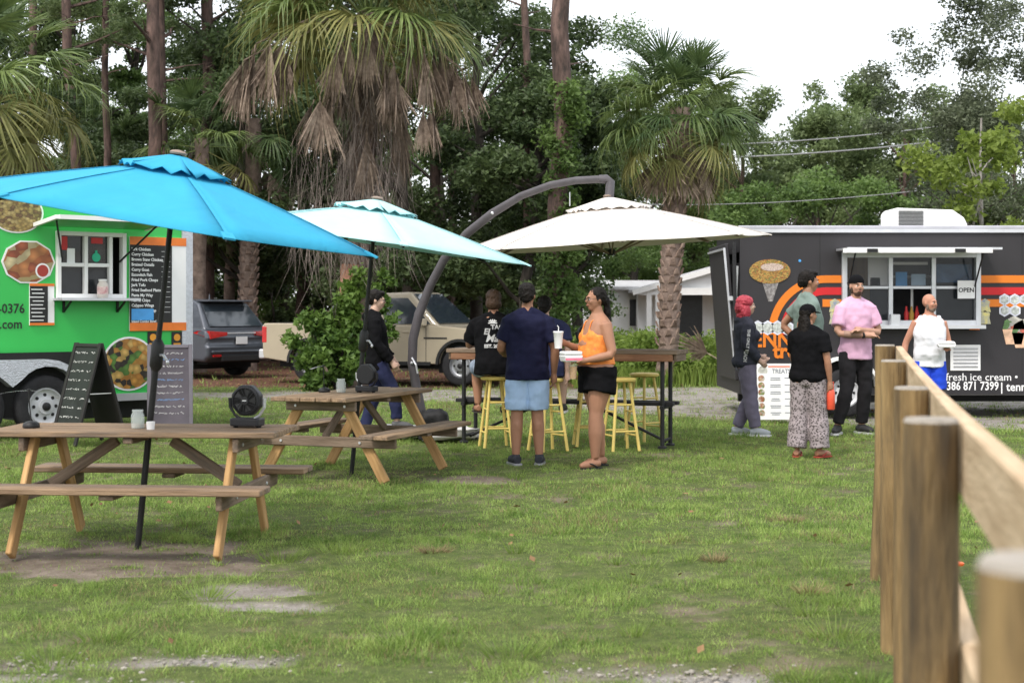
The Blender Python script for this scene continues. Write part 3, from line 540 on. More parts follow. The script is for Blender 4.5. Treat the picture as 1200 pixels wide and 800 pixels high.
# power lines between two poles hidden among the trees
up = [(hx(560, 50), 50), (hx(1130, 46), 46)]
for (x, y), lab in zip(up, ('wooden utility pole hidden in the wood', 'wooden utility pole hidden behind the grey oak')):
    e = empty('utility_pole', (x, y, 0), 0, lab, 'utility pole'); mb = MB(); mb.tube([(0, 0, -.1), (0, 0, 8)], [.16, .11], 10); mb.build('post', BARK_O, e); mb = MB(); mb.box((0, -.15, 7.05), (.1, .1, .6)); mb.build('bracket', BARK_O, e)
WM = mat('cable', (.26, .27, .28), .5, .1); A_, B_ = Vector((up[0][0], up[0][1]-.2, 0)), Vector((up[1][0], up[1][1]-.2, 0))
for z, sag, r_, lab in ((7.05, .45, .02, 'upper grey cable of the power line pair'), (6.6, .4, .024, 'thicker lower grey cable of the power line pair'), (5.2, .45, .014, 'single thin pale cable low over the trailer roof')):
    mb = MB(); mb.tube([A_.lerp(B_, k/24)+Vector((0, 0, z-sag*4*(k/24)*(1-k/24))) for k in range(25)], r_, 5); tag(mb.build('power_line', WM), lab, 'cable', 'overhead cables')
# ------------------------------------------------------------------ trailers
def wheel(parent, c, axis_dir, r, w, rimm, hub=True, n=28, holes=8):
    """tyre with rim; axis_dir is the outward axle direction in the parent's frame"""
    d = Vector(axis_dir).normalized(); e_rot = d.to_track_quat('Z', 'Y').to_matrix().to_4x4(); e_rot.translation = c
    mb = MB(); rr = r*.60
    mb.lathe([(rr, -w/2), (r*.88, -w/2), (r*.97, -w*.42), (r, -w*.25), (r, w*.25), (r*.97, w*.42), (r*.88, w/2), (rr*1.04, w*.47), (rr, w*.3)], n, cap=False); ty = mb.build('tyre', RUBBER, parent, smooth=True); ty.matrix_local = e_rot
    mb = MB(); mb.lathe([(rr, -w/2), (rr*1.02, w*.36), (rr*.93, w*.40), (rr*.88, w*.25), (rr*.72, w*.17), (rr*.42, w*.27), (rr*.40, w*.40), (.001, w*.40)], n, cap=False)
    rim = mb.build('rim', rimm, ty, smooth=True)
    hm = None
    for k in range(holes):
        a = 6.283*k/holes
        if hm is None: mb = MB(); mb.lathe([(rr*.095, w*.20), (rr*.095, w*.232), (.0005, w*.233)], 10); hm = mb.mesh('rim_hole'); hm.materials.append(BLACK)
        ho = link('rim_hole', hm, ty); ho.location = (rr*.62*math.cos(a), rr*.62*math.sin(a), 0)
    mb = MB(); mb.lathe([(rr*.24, w*.3), (rr*.22, w*.5), (rr*.12, w*.55), (.001, w*.55)], 12, cap=False); mb.build('hub_cap', BLACK, ty, smooth=True)
    return ty
STEEL = mat('painted_wheel', (.52, .53, .55), .4, .1, 8, spec=.5)
# --- green trailer: local x runs along the serving side (0 at the far corner, negative towards the near end), local y into the trailer
GA = R(42); GC = Vector((-4.04, 19.33, 0))
gt = empty('green_food_trailer', GC, GA, 'bright green food trailer with menu board and open serving window', 'food trailer')
GRN = mat('green_wrap', (.035, .47, .085), .38, .05, 1.5, spec=.5, dirt=((.045, .42, .085), 1.2, .62)); PLATE = mat('tread_plate', (.55, .57, .62), .35, .15, 26, .8, 60, metal=.5)
def gl(px, py):
    a = (px-600)/F; s = (GC.x-GC.y*a)/(math.cos(GA)-math.sin(GA)*a); Y = GC.y-math.sin(GA)*s; return -s, CH+(HZ-py)*Y/F
L, ZB, ZT, DP = 5.2, .46, 2.86, 2.1
wx0, wz1 = gl(65, 264); wx1, wz0 = gl(146, 350); wz1 = 2.42; wz0 = 1.63
mb = MB()   # side wall built round the window opening
for x0, x1, z0, z1 in ((-L, wx0, ZB, ZT), (wx1, 0, ZB, ZT), (wx0, wx1, ZB, wz0), (wx0, wx1, wz1, ZT)): mb.box(((x0+x1)/2, .03, (z0+z1)/2), (x1-x0, .06, z1-z0))
mb.build('side_wall', GRN, gt)
mb = MB(); mb.box((-L/2, DP, (ZB+ZT)/2), (L, .06, ZT-ZB)); mb.box((-L+.03, DP/2, (ZB+ZT)/2), (.06, DP-.07, ZT-ZB)); mb.box((-.03, DP/2, (ZB+ZT)/2), (.06, DP-.07, ZT-ZB)); mb.build('rear_wall', GRN, gt)
mb = MB(); mb.box((-L/2, DP/2, ZB+.0), (L-.14, DP-.14, .08)); mb.build('floor', mat('trailer_floor', (.25, .25, .26), .6), gt)
mb = MB(); mb.box((-L/2, DP/2, ZT+.045), (L+.08, DP+.1, .07)); mb.build('roof', mat('silver_roof', (.6, .61, .64), .4, .1, 5, metal=.3), gt, bev=.02)
mb = MB(); k = -L
while k < 0: mb.box((k+.02, -.035, ZT+.04), (.028, .02, .1)); k += .056
mb.box((-L/2, -.02, ZT+.04), (L, .02, .11)); mb.build('roof_trim', PLATE, gt)
mb = MB(); mb.box((-.06, -.012, (ZB+ZT)/2), (.15, .018, ZT-ZB)); mb.build('corner_plate', PLATE, gt)
mb = MB(); mb.box((-L/2, -.01, ZB-.03), (L, .03, .09)); mb.build('bottom_rail', ALU, gt)
mb = MB(); mb.box((-1.1, .5, .3), (2.0, .6, .25)); mb.box((-.4, 1.0, .28), (.5, .8, .3)); mb.build('chassis', BLACK, gt)
# window frame and panes
fr_ = empty('w', (0, 0, 0)); bpy.data.objects.remove(fr_)
cx = (wx0+wx1)/2; cz = (wz0+wz1)/2; ww = wx1-wx0; wh = wz1-wz0; mb = MB(); fw = .05
for x in (wx0+fw/2, wx1-fw/2): mb.box((x, -.005, cz), (fw, .1, wh))
for z in (wz0+fw/2, wz1-fw/2): mb.box((cx, -.005, z), (ww-2*fw-.002, .1, fw))
xm = wx0+ww*.42; xr = wx0+ww*.78; mb.box((xm, .0, cz), (.045, .07, wh-2*fw-.002)); mb.box((xr, .0, cz), (.045, .07, wh-2*fw-.002)); zm = wz0+wh*.5
mb.box(((wx0+fw+xm-.0225)/2, .0, zm), (xm-wx0-fw-.025, .06, .045)); mb.box(((xm+xr)/2, .0, zm), (xr-xm-.047, .06, .045)); wf = mb.build('window_frame', WHITE, gt, bev=.004)
PANE = clearmat('window_glass', (.05, .055, .06), .3)
for x0, x1, z0, z1 in ((wx0+fw, xm-.02, zm+.02, wz1-fw), (xm+.02, xr-.02, zm+.02, wz1-fw), (wx0+fw, xm-.02, wz0+fw, zm-.02), (xm+.02, xr-.02, wz0+fw, zm-.02)):
    mb = MB(); mb.box(((x0+x1)/2, .02, (z0+z1)/2), (x1-x0, .006, z1-z0)); mb.build('pane', PANE, wf)
# inside: dark back room with notices taped in the window
INT = mat('kitchen_interior', (.10, .10, .11), .6, .3, 3)
mb = MB(); mb.box((-1.5, 1.4, 1.5), (2.6, .05, 2.0)); mb.build('partition', INT, gt)
def sticker(parent, x, z, w, h, m, name, y=-.006, t=.004, rz=0):
    mb = MB(); mb.box((0, 0, 0), (w, t, h)); o = mb.build(name, m, parent); o.location = (x, y, z); o.rotation_euler = (0, rz, 0); return o
RED = mat('red_print', (.55, .03, .03), .5); ORG = mat('orange_print', (.75, .19, .03), .5, .15, 4); TEAL = mat('teal_print', (.02, .42, .24), .5); BLUEP = mat('blue_print', (.08, .35, .75), .6)
sticker(wf, wx0+.1, wz1-.14, .11, .16, RED, 'notice', .012); sticker(wf, wx0+.2, wz1-.3, .1, .2, PRINTW, 'notice', .012); sticker(wf, xm+.16, wz1-.1, .15, .07, RED, 'notice', .012)
mb = MB(); mb.lathe([(.055, 0), (.055, .004)], 16, (xm+.15, .013, wz1-.3), 'y'); mb.box((xm+.15, .011, wz1-.23), (.03, .004, .03)); mb.build('fruit_sticker', TEAL, wf)
# shelf with brackets
mb = MB(); mb.box((cx+.02, -.13, wz0-.015), (ww+.12, .26, .03)); sh = mb.build('shelf', ALU, gt)
for x in (wx0+.1, wx1-.1): mb = MB(); mb.beam((x, -.01, wz0-.035), (x, -.01, wz0-.17), .03, .02, (0, 1, 0)); mb.beam((x, -.2, wz0-.04), (x, -.01, wz0-.16), .02, .02); mb.build('bracket', BLACK, gt)
# raised awning flap over the window
a0 = Vector((cx, -.03, wz1+.06)); mb = MB(); tip = Vector((cx, -.62, wz1+.13)); mb.beam(a0, tip, ww+.5, .025); aw = mb.build('awning_flap', GRN, gt)
mb = MB(); mb.beam(tip+Vector((-ww/2-.25, 0, .0)), tip+Vector((ww/2+.25, 0, .0)), .035, .05); mb.beam(a0+Vector((-ww/2-.27, 0, 0)), tip+Vector((-ww/2-.27, 0, 0)), .04, .045); mb.beam(a0+Vector((ww/2+.27, 0, 0)), tip+Vector((ww/2+.27, 0, 0)), .04, .045); mb.build('awning_frame', WHITE, aw)
for sx in (-1, 1): mb = MB(); mb.tube([(cx+sx*(ww/2-.08), -.02, wz1-.35), (cx+sx*(ww/2+.2), -.45, wz1+.09)], .012, 8); mb.build('gas_strut', BLACK, gt)
# menu board
mx0, mz1 = gl(151, 277); mx1, mz0 = gl(217, 387); mw = mx1-mx0
mb = MB(); mb.box(((mx0+mx1)/2, -.012, (mz0+mz1)/2), (mw, .02, mz1-mz0)); mn = mb.build('menu_board', PRINTW, gt)
sticker(mn, mx0+mw*.37, (mz0+mz1)/2, mw*.74, mz1-mz0-.2, PRINTK, 'black_panel', -.026); sticker(mn, (mx0+mx1)/2, mz1-.05, mw, .1, ORG, 'orange_strip', -.026); sticker(mn, (mx0+mx1)/2, mz0+.05, mw, .1, ORG, 'orange_strip', -.026)
ITEMS = ['Jerk Chicken', 'Curry Chicken', 'Brown Stew Chicken', 'Braised Oxtails', 'Curry Goat', 'Escovitch Fish', 'Fried Pork Chops', 'Jerk Tofu', 'Fried Seafood Platter', 'Pasta My Way', 'Fish & Chips', 'Calypso Wings', 'Coconut Shrimp']
XR, ZR = Vector((1, 0, 0)), Vector((0, 0, 1))
for i, s_ in enumerate(ITEMS):
    z = mz1-.155-i*.0625; text(s_, .05, face_m((mx0+.02, -.03, z), XR, ZR), PRINTW, mn, bold=.0014)
    sticker(mn, mx0+mw*.63, z-.02, .12, .004, PRINTW, 'price_rule', -.0295, .002)
sticker(mn, mx0+.17, mz0+.2, .3, .14, BLUEP, 'blue_patch', -.03); text('Island Combo Bowl', .042, face_m((mx0+.02, -.031, mz0+.115), XR, ZR), PRINTW, mn, bold=.001)
# small menu
sx0, sz1 = gl(34, 332); sx1, sz0 = gl(63, 381); mb = MB(); mb.box(((sx0+sx1)/2, -.008, (sz0+sz1)/2), (sx1-sx0, .014, sz1-sz0)); sm_ = mb.build('side_menu', PRINTW, gt); swd = sx1-sx0
sticker(sm_, sx0+swd*.37, (sz0+sz1)/2, swd*.72, sz1-sz0-.06, PRINTK, 'black_panel', -.018); sticker(sm_, (sx0+sx1)/2, sz1-.015, swd, .03, ORG, 'orange_strip', -.018); sticker(sm_, (sx0+sx1)/2, sz0+.015, swd, .03, ORG, 'orange_strip', -.018)
for i in range(9): sticker(sm_, sx0+swd*(.28+.06*(i % 2)), sz1-.07-i*.045, swd*(.45+.1*((i*7) % 3)/2), .011, PRINTW, 'text_line', -.0215, .002)
FOODS = [('rice_plate', 19, 249, .33, .24, [(.35, .25, .08), (.5, .38, .15), (.18, .1, .04), (.42, .3, .1), (.3, .2, .06)], 24), ('chicken_plate', 33, 307, .33, .26, [(.45, .14, .05), (.6, .5, .28), (.35, .09, .04), (.5, .2, .07), (.55, .45, .2)], 9), ('fritter_plate', 151, 426, .36, .33, [(.6, .3, .06), (.05, .04, .03), (.65, .42, .12), (.12, .25, .05), (.55, .25, .05)], 15)]
for nm, px, py, rw, rh, cols, sc_ in FOODS:
    x, z = gl(px, py); o = empty(nm, (x, -.004, z)); o.parent = gt
    mb = MB(); mb.lathe([(1, 0), (1, .008)], 10 if nm == 'chicken_plate' else 32, (0, 0, 0), 'y'); w_ = mb.build('plate_print', PRINTW, o); w_.scale = (rw, 1, rh)
    mb = MB(); mb.lathe([(.93, .009), (.93, .012)], 10 if nm == 'chicken_plate' else 32, (0, 0, 0), 'y'); w_ = mb.build('food_print', foodmat('food_'+nm, cols, sc_*.3), o); w_.scale = (rw, 1, rh)
    if nm == 'chicken_plate': mb = MB(); mb.lathe([(.09, .013), (.09, .015)], 18, (.17, 0, -.1), 'y'); mb.build('sauce_cup', PRINTW, o); mb = MB(); mb.lathe([(.07, .016), (.07, .018)], 18, (.17, 0, -.1), 'y'); mb.build('sauce', mat('red_sauce', (.35, .04, .03), .4), o)
x, z = gl(27, 362); text('6-0376', .155, face_m((x+.02, -.006, z), XR, ZR), PRINTK, gt, bold=.002, align='RIGHT', sx=.9); x, z = gl(26, 380); text('il.com', .155, face_m((x, -.006, z), XR, ZR), PRINTK, gt, bold=.002, align='RIGHT', sx=.9)
for px in (179, 207):
    x, z = gl(px, 398); s_ = sticker(gt, x, z, .15, .2, PRINTK, 'badge'); mb = MB(); mb.lathe([(.045, 0), (.045, .003)], 14, (0, -.003, .03), 'y'); mb.box((0, -.004, -.05), (.1, .002, .02)); mb.build('badge_print', mat('gold_print', (.7, .3, .03), .5), s_)
# fender and wheels
wxs = [gl(48, 468)[0], gl(48, 468)[0]-.86]; rw_ = .365
WELL = mat('wheel_well', (.012, .012, .012), .9)
for i, wx in enumerate(wxs): wheel(gt, (wx, -.06, rw_), (0, -1, 0), rw_, .2, STEEL)
mb = MB(); mb.box(((wxs[0]+wxs[1])/2, -.035, .62), (.86+.88, .008, .75)); mb.build('wheel_well', WELL, gt)
pts = []; mid = (wxs[0]+wxs[1])/2; ro, ri = .47, .42
out = [(wxs[0]+ro+.02, .62)]+[(wxs[0]+ro*math.cos(R(a)), rw_+.08+ro*math.sin(R(a))) for a in range(15, 91, 15)]+[(wxs[1]+ro*math.cos(R(a)), rw_+.08+ro*math.sin(R(a))) for a in range(90, 166, 15)]
inn = [(wxs[1]+ri*math.cos(R(a)), rw_+.05+ri*math.sin(R(a))) for a in range(165, 39, -15)]+[(mid, rw_+.24)]+[(wxs[0]+ri*math.cos(R(a)), rw_+.05+ri*math.sin(R(a))) for a in range(140, 14, -15)]
mb = MB(); mb.prism(out[1:]+inn, -.20, -.04, 'y'); mb.build('fender', PLATE, gt)
# condiment jar on the shelf
x, z = gl(114, 343); jp = gt.matrix_basis
def gw(x, y, z): return Matrix.Translation(GC) @ Matrix.Rotation(GA, 4, 'Z') @ Vector((x, y, z))
e = empty('tip_jar', gw(x, -.14, wz0), 0, 'pale plastic jar with pink label on the trailer shelf', 'jar'); mb = MB(); mb.lathe([(.055, 0), (.065, .02), (.065, .16), (.045, .19), (.045, .21)], 16); mb.build('jar_body', mat('cream_plastic', (.6, .55, .5), .5), e, smooth=True)
mb = MB(); mb.lathe([(.0665, .05), (.0665, .14)], 16, cap=False); mb.build('paper_label', mat('pink_label', (.7, .25, .28), .6, .3, 20, col2=(.8, .7, .65)), e); mb = MB(); mb.lathe([(.05, .205), (.05, .225)], 16); mb.build('lid', WHITE, e)
# A-frame chalkboards
SLATE = mat('chalkboard', (.018, .022, .02), .75, .5, 3, dirt=((.04, .045, .045), 2, .6)); SLATE2 = mat('worn_chalkboard', (.085, .075, .09), .8, .3, 2.5, dirt=((.14, .13, .15), 2, .55)); FRM = mat('dark_frame', (.02, .018, .018), .6)
def aboard(label, loc, rz, w, h, spread, slate, lines, cols, frm, nrow):
    e = empty('chalkboard_sign', loc, rz, label, 'chalkboard'); top = Vector((0, 0, h)); fb = Vector((0, -spread, 0)); bb = Vector((0, spread, 0)); u = (top-fb).normalized()
    for nm, b_ in (('front_panel', fb), ('back_panel', bb)):
        mb = MB(); d = (top-b_); mb.beam(b_+d*.12, b_+d*.98, w-.05, .015, (0, 1, 0)); mb.build(nm, slate if nm == 'front_panel' else FRM, e)
        mb = MB(); s_ = -1 if nm == 'front_panel' else 1; of = Vector((0, s_*.006, 0))
        for sx in (-1, 1): mb.beam(b_+Vector((sx*(w/2-.02), 0, 0))+of, top+Vector((sx*(w/2-.02), 0, 0))+of, .045, .03, (0, 1, 0))
        mb.beam(b_+d*.12+Vector((-w/2+.045, 0, 0))+of, b_+d*.12+Vector((w/2-.045, 0, 0))+of, .03, .04, u); mb.beam(b_+d*.975+Vector((-w/2+.045, 0, 0))+of, b_+d*.975+Vector((w/2-.045, 0, 0))+of, .03, .04, u); mb.build('frame', frm, e, bev=.004)
    mb = MB(); mb.beam((w/2-.05, -spread*.5, h*.5), (w/2-.05, spread*.5, h*.5), .01, .01); mb.build('hinge_strap', WHITE, e)
    rg = random.Random(len(label)); nrm = Vector((1, 0, 0)).cross(u).normalized()
    for r_ in range(nrow):
        base = fb+u*((top-fb).length*(.9-.72*r_/nrow))+nrm*.0105; mb = MB()
        for x0, x1 in lines:
            x = x0*w
            while x < x1*w*rg.uniform(.8, 1):
                st = rg.uniform(.008, .016); p0 = base+Vector((x, 0, 0))+u*rg.uniform(-.012, .012); p1 = base+Vector((x+st, 0, 0))+u*rg.uniform(-.012, .014); mb.beam(p0, p1, .004, .003, nrm); x += st*rg.uniform(.7, 1.3)+(.02 if rg.random() < .2 else 0)
        if mb.v: mb.build('chalk_line', cols[r_ % len(cols)], e)
    return e
cb = MATS.get('bc') or mat('blue_chalk', (.2, .4, .75), .9)
aboard('tall dark green chalkboard sign with white chalk prices beside the trailer wheel', (hx(104, 17.2), 17.2, 0), R(-40), .5, 1.12, .33, SLATE, ((-.38, .1), (.22, .4)), [CHALK], FRM, 8)
aboard('faded purple-grey chalkboard sign under the trailer menu with blue chalk', (hx(199, 18.3), 18.3, 0), R(14), .52, 1.08, .25, SLATE2, ((-.36, .32),), [CHALK, cb, CHALK], mat('grey_frame', (.13, .12, .14), .7), 10)
TRIMB = mat('seam_black', (.02, .02, .021), .6)
# --- black trailer, side facing the camera
BY = 21.5; BX0, BX1, BZ0, BZ1, BD = 3.19, 8.6, .31, 2.60, 2.4
bt = empty('black_food_trailer', (BX0, BY, 0), 0, 'matte black food trailer with orange and red stripes and roof cooler', 'food trailer')
def bl(px, py): v = at(px, py, BY); return v.x-BX0, v.z
BLK = mat('matte_black_wrap', (.026, .024, .027), .5, .12, 2, .05, 40, dirt=((.04, .038, .039), .9, .6)); LB = BX1-BX0
vx0, vz1 = bl(986, 296); vx1, vz0 = bl(1148, 381)
mb = MB()
for x0, x1, z0, z1 in ((0, vx0, BZ0, BZ1), (vx1, LB, BZ0, BZ1), (vx0, vx1, BZ0, vz0), (vx0, vx1, vz1, BZ1)): mb.box(((x0+x1)/2, .03, (z0+z1)/2), (x1-x0, .06, z1-z0))
mb.build('side_wall', BLK, bt)
mb = MB(); mb.box((LB/2, BD, (BZ0+BZ1)/2), (LB, .06, BZ1-BZ0)); mb.box((LB-.03, BD/2, (BZ0+BZ1)/2), (.06, BD-.07, BZ1-BZ0)); mb.build('rear_wall', BLK, bt)
mb = MB(); mb.box((.03, BD/2, BZ0+.2), (.06, BD-.07, .4)); mb.box((.03, BD/2, BZ1-.15), (.06, BD-.07, .3)); mb.box((.03, BD/2, 1.4), (.05, BD-.3, 1.5)); mb.build('end_wall', BLK, bt)
mb = MB(); mb.box((LB/2, BD/2, BZ1+.035), (LB+.06, BD+.08, .06)); mb.build('roof', mat('roof_metal', (.42, .42, .46), .4, .1, 4, metal=.3), bt, bev=.015)
mb = MB(); mb.box((LB/2, -.022, BZ1+.005), (LB+.06, .03, .075)); mb.build('roof_trim', ALU, bt)
mb = MB(); mb.box((LB/2, BD/2, BZ0+.02), (LB-.14, BD-.14, .08)); mb.build('floor', MATS['trailer_floor'], bt)
mb = MB(); mb.box((LB/2, BD/2, .22), (LB-.3, .12, .16)); mb.box((1.6, .4, .25), (1.3, .1, .15)); mb.build('chassis', BLACK, bt)
# serving window
cx = (vx0+vx1)/2; cz = (vz0+vz1)/2; ww = vx1-vx0; wh = vz1-vz0; fw = .07; mb = MB()
for x in (vx0+fw/2, vx1-fw/2): mb.box((x, -.01, cz), (fw, .12, wh))
for z in (vz0+fw/2, vz1-fw/2): mb.box((cx, -.01, z), (ww-2*fw-.002, .12, fw))
i0, i1 = vx0+fw, vx1-fw; t1, t2 = i0+(i1-i0)*.345, i0+(i1-i0)*.68; zm = vz0+wh*.52
for x in (t1, t2): mb.box((x, .01, cz), (.06, .06, wh-2*fw-.002))
for a_, b_ in ((i0, t1-.03), (t1+.03, t2-.03), (t2+.03, i1)): mb.box(((a_+b_)/2, .01, zm), (b_-a_-.002, .05, .04))
wf = mb.build('window_frame', ALU, bt, bev=.004)
PANE2 = clearmat('service_glass', (.05, .06, .07), .22)
for a_, b_ in ((i0, t1-.03), (t1+.03, t2-.03), (t2+.03, i1)):
    for z0, z1 in ((vz0+fw, zm-.02), (zm+.02, vz1-fw)):
        if a_ != i0 and z0 < zm and a_ < t2: continue
        mb = MB(); mb.box(((a_+b_)/2, .03, (z0+z1)/2), (b_-a_, .006, z1-z0)); mb.build('pane', PANE2, wf)
mb = MB(); mb.box((cx-.05, -.14, vz0-.02), (ww+.1, .3, .05)); mb.build('shelf', ALU, bt)
mb = MB(); mb.beam((cx-.0, -.03, vz1+.035), (cx-.0, -.75, vz1+.03), ww+.16, .03); aw = mb.build('awning_flap', ALU, bt)
mb = MB(); mb.beam((cx-ww/2-.14, -.76, vz1+.0), (cx+ww/2-.06, -.76, vz1+.0), .04, .06); mb.build('awning_edge', WHITE, aw)
for x in (cx-ww/2+.25, cx+ww/2-.5): mb = MB(); mb.box((x, -.79, vz1-.0), (.14, .025, .05)); mb.build('latch', BLACK, aw)
for sx in (-1, 1): mb = MB(); mb.tube([(cx+sx*(ww/2-.09), -.05, vz1-.5), (cx+sx*(ww/2-.09), -.5, vz1+.01)], .012, 8); mb.build('gas_strut', BLACK, bt)
# interior
mb = MB(); mb.box((vx0+.3, 1.2, 2.0), (.75, .03, 1.0)); mb.build('plywood_panel', mat('plywood', (.33, .2, .08), .7, .2, 3, stretch=(6, 1, .6)), bt)
mb = MB(); mb.box((cx, 1.9, 1.5), (ww+1.2, .03, 2.0)); mb.build('partition', INT, bt)
mb = MB(); mb.box((cx+.3, 1.4, 1.98), (1.6, .3, .03)); mb.build('interior_shelf', ALU, bt)
mb = MB(); mb.box((cx+.1, .35, vz0+.02), (ww-.2, .5, .05)); mb.build('counter', ALU, bt)
mb = MB(); mb.tube([(t2-.2, .4, vz0+.05), (t2-.2, .4, vz0+.55)], .02, 8); mb.build('dispenser_pipe', WHITE, bt)
rg = random.Random(3)
for x, z, w_, h_, m_ in ((vx0+.55, zm+.24, .3, .42, PRINTW), (vx0+.5, zm+.08, .14, .12, PRINTK), (t1+.18, zm+.12, .16, .2, BLUEP), (t1+.42, zm+.11, .2, .16, mat('pale_blue_box', (.4, .55, .7), .6)), (t1+.3, zm+.34, .5, .04, PRINTW), (t2+.32, zm+.2, .5, .26, mat('blue_reflection', (.07, .14, .26), .4, .4, 5))):  # last entry: blue reflection in the upper pane, painted as a flat panel
    mb = MB(); mb.box((x, .12, z), (w_, .02, h_)); mb.build('stock_and_reflection', m_, bt)
for k in range(3): mb = MB(); mb.lathe([(.03, 0), (.035, .12), (.02, .16), (.012, .22)], 10, (t2-.16-.075*k, .28, vz0+.045)); mb.build('sauce_bottle', (RED, mat('mustard', (.5, .3, .05), .5), RED)[k], bt, smooth=True)
s_ = sticker(bt, vx1-.21, zm-.03, .24, .25, PRINTW, 'open_sign', -.075, .008); mb = MB()
text('OPEN', .085, face_m((0, -.006, -.01), XR, ZR), PRINTK, s_, bold=.002, align='CENTER'); mb.beam((-.1, 0, .12), (0, 0, .2), .006, .006); mb.beam((.1, 0, .12), (0, 0, .2), .006, .006); mb.build('hanging_cord', BLACK, s_)
mb = MB(); mb.box((vx0+.7, -.2, vz0+.07), (.13, .1, .17)); nap = mb.build('napkin_box', ALU, bt, bev=.01)
# stripes
OR2 = mat('orange_stripe', (.70, .19, .015), .5, .04); RD2 = mat('red_stripe', (.55, .015, .02), .5, .04)
_, s1 = bl(0, 327); _, s2 = bl(0, 341); _, s3 = bl(0, 355); sh_ = .105
for z, m_ in ((s1, OR2), (s2, RD2), (s3, OR2)):
    mb = MB(); mb.box(((vx1+LB)/2+.0, -.004, z), (LB-vx1-.004, .006, sh_)); mb.build('stripe', m_, bt)
ax_, az_ = bl(968, 392); 
for z, m_, k in ((s1, OR2, 0), (s2, RD2, 1), (s3, OR2, 2)):
    ro = z+sh_/2-az_; ri = ro-sh_; N_ = 18
    if k == 2: poly = [(ax_-.05, z-sh_/2), (vx0-.002, z-sh_/2), (vx0-.002, z+sh_/2), (ax_-.05, z+sh_/2)]
    else:
        poly = [(vx0-.002, az_+ri), (vx0-.002, az_+ro)]+[(ax_-ro*math.sin(R(90*j/N_))*.98, az_+ro*math.cos(R(90*j/N_))) for j in range(N_+1)]+[(ax_-ri*math.sin(R(90*j/N_))*.98, az_+ri*math.cos(R(90*j/N_))) for j in range(N_, -1, -1)]
    mb = MB(); mb.prism(poly, -.007, -.001, 'y'); mb.build('stripe', m_, bt)
# ice cream graphic: bubble cone
x, z = bl(902, 318); e = empty('cone_picture', (x, -.002, z)); e.parent = bt
CRISP = foodmat('waffle', [(.45, .24, .05), (.6, .38, .1), (.35, .12, .03), (.55, .3, .06), (.2, .22, .05)], 16)
mb = MB(); mb.prism([(-.12, -.1), (.14, -.1), (.04, -.42), (-.02, -.42)], -.006, 0, 'y'); mb.build('cone', mat('cone_foil', (.12, .1, .1), .4, .5, 25, col2=(.4, .38, .37)), e)
mb = MB(); mb.lathe([(1, 0), (1, .012)], 24, (0, 0, 0), 'y'); o = mb.build('waffle_rim', CRISP, e); o.scale = (.29, 1, .17); mb = MB(); mb.lathe([(1, .0125), (1, .016)], 20, (0, 0, 0), 'y'); o = mb.build('ice_cream', mat('berry_cream', (.25, .05, .03), .5, .5, 12, col2=(.8, .7, .6)), e); o.scale = (.16, 1, .055); o.location = (.03, 0, .06)
mb = MB(); mb.lathe([(.02, 0), (.02, .004)], 8, (.42, 0, .15), 'y'); mb.build('blue_dot', BLUEP, e)
x, z = bl(868, 397); ORT = mat('orange_letters', (.70, .19, .015), .5, .03)
text('TENNE', .3, face_m((x, -.008, z-.02), XR, ZR), ORT, bt, bold=.008, sx=.9); x, z = bl(906, 411); text('tre', .28, face_m((x, -.014, z-.01), XR, ZR), ORT, bt, bold=.01, sx=.95)
HEX = mat('hex_print', (.62, .64, .72), .5, .15, 9); HEXI = mat('hex_art', (.45, .48, .45), .5, .5, 25)
def hexb(px, py, r=.105):
    x, z = bl(px, py); mb = MB(); mb.prism([(r*math.sin(R(60*k)), r*math.cos(R(60*k))) for k in range(6)], -.006, 0, 'y'); o = mb.build('hexagon_badge', HEX, bt); o.location = (x, -.004, z)
    mb = MB(); mb.prism([(r*.72*math.sin(R(60*k)), r*.72*math.cos(R(60*k))) for k in range(6)], -.009, -.007, 'y'); mb.build('hexagon_art', HEXI, o)
for px in (888, 899.5, 911, 922): hexb(px, 384)
for px, py in ((1177, 351), (1189, 351), (1201, 351), (1177, 364), (1189.5, 364)): hexb(px, py, .085)
for px in (978, 1154):
    for py in (358, 372): x, z = bl(px, py); mb = MB(); mb.prism([(-.08, -.09), (.08, -.09), (.06, .0), (.07, .06), (0, .1), (-.07, .06), (-.06, 0)], -.006, 0, 'y'); o = mb.build('mascot_badge', mat('badge_art', (.35, .42, .6), .5, .4, 14, col2=(.7, .62, .2)), bt); o.location = (x, -.009, z)
x, z = bl(1142, 383.5); sticker(bt, x, z, .14, .07, ORG, 'price_sticker')
x, z = bl(1131, 419); mb = MB(); mb.box((x, -.012, z), (.42, .02, .36)); vt = mb.build('vent', WHITE, bt, bev=.004)
for k in range(6):
    mb = MB(); mb.box((x, -.026, z-.125+.05*k), (.34, .012, .03), Matrix.Rotation(R(25), 3, 'X')); mb.build('slat', mat('slat_grey', (.5, .51, .53), .5), vt)
x, z = bl(1108, 442); 
for w_ in ('fresh', 'ice', 'cream', '\u2022'):
    o = text(w_, .15, face_m((x, -.006, z), XR, ZR), PRINTW, bt, bold=.0005); x += max(v.co.x for v in o.data.vertices)+.045
x, z = bl(1109, 452.5); text('386 871 7399', .165, face_m((x, -.006, z), XR, ZR), PRINTW, bt, bold=.003, sx=.8); x, z = bl(1172, 453.5); text('| tennes', .165, face_m((x, -.006, z), XR, ZR), PRINTW, bt, bold=.003, sx=.95)
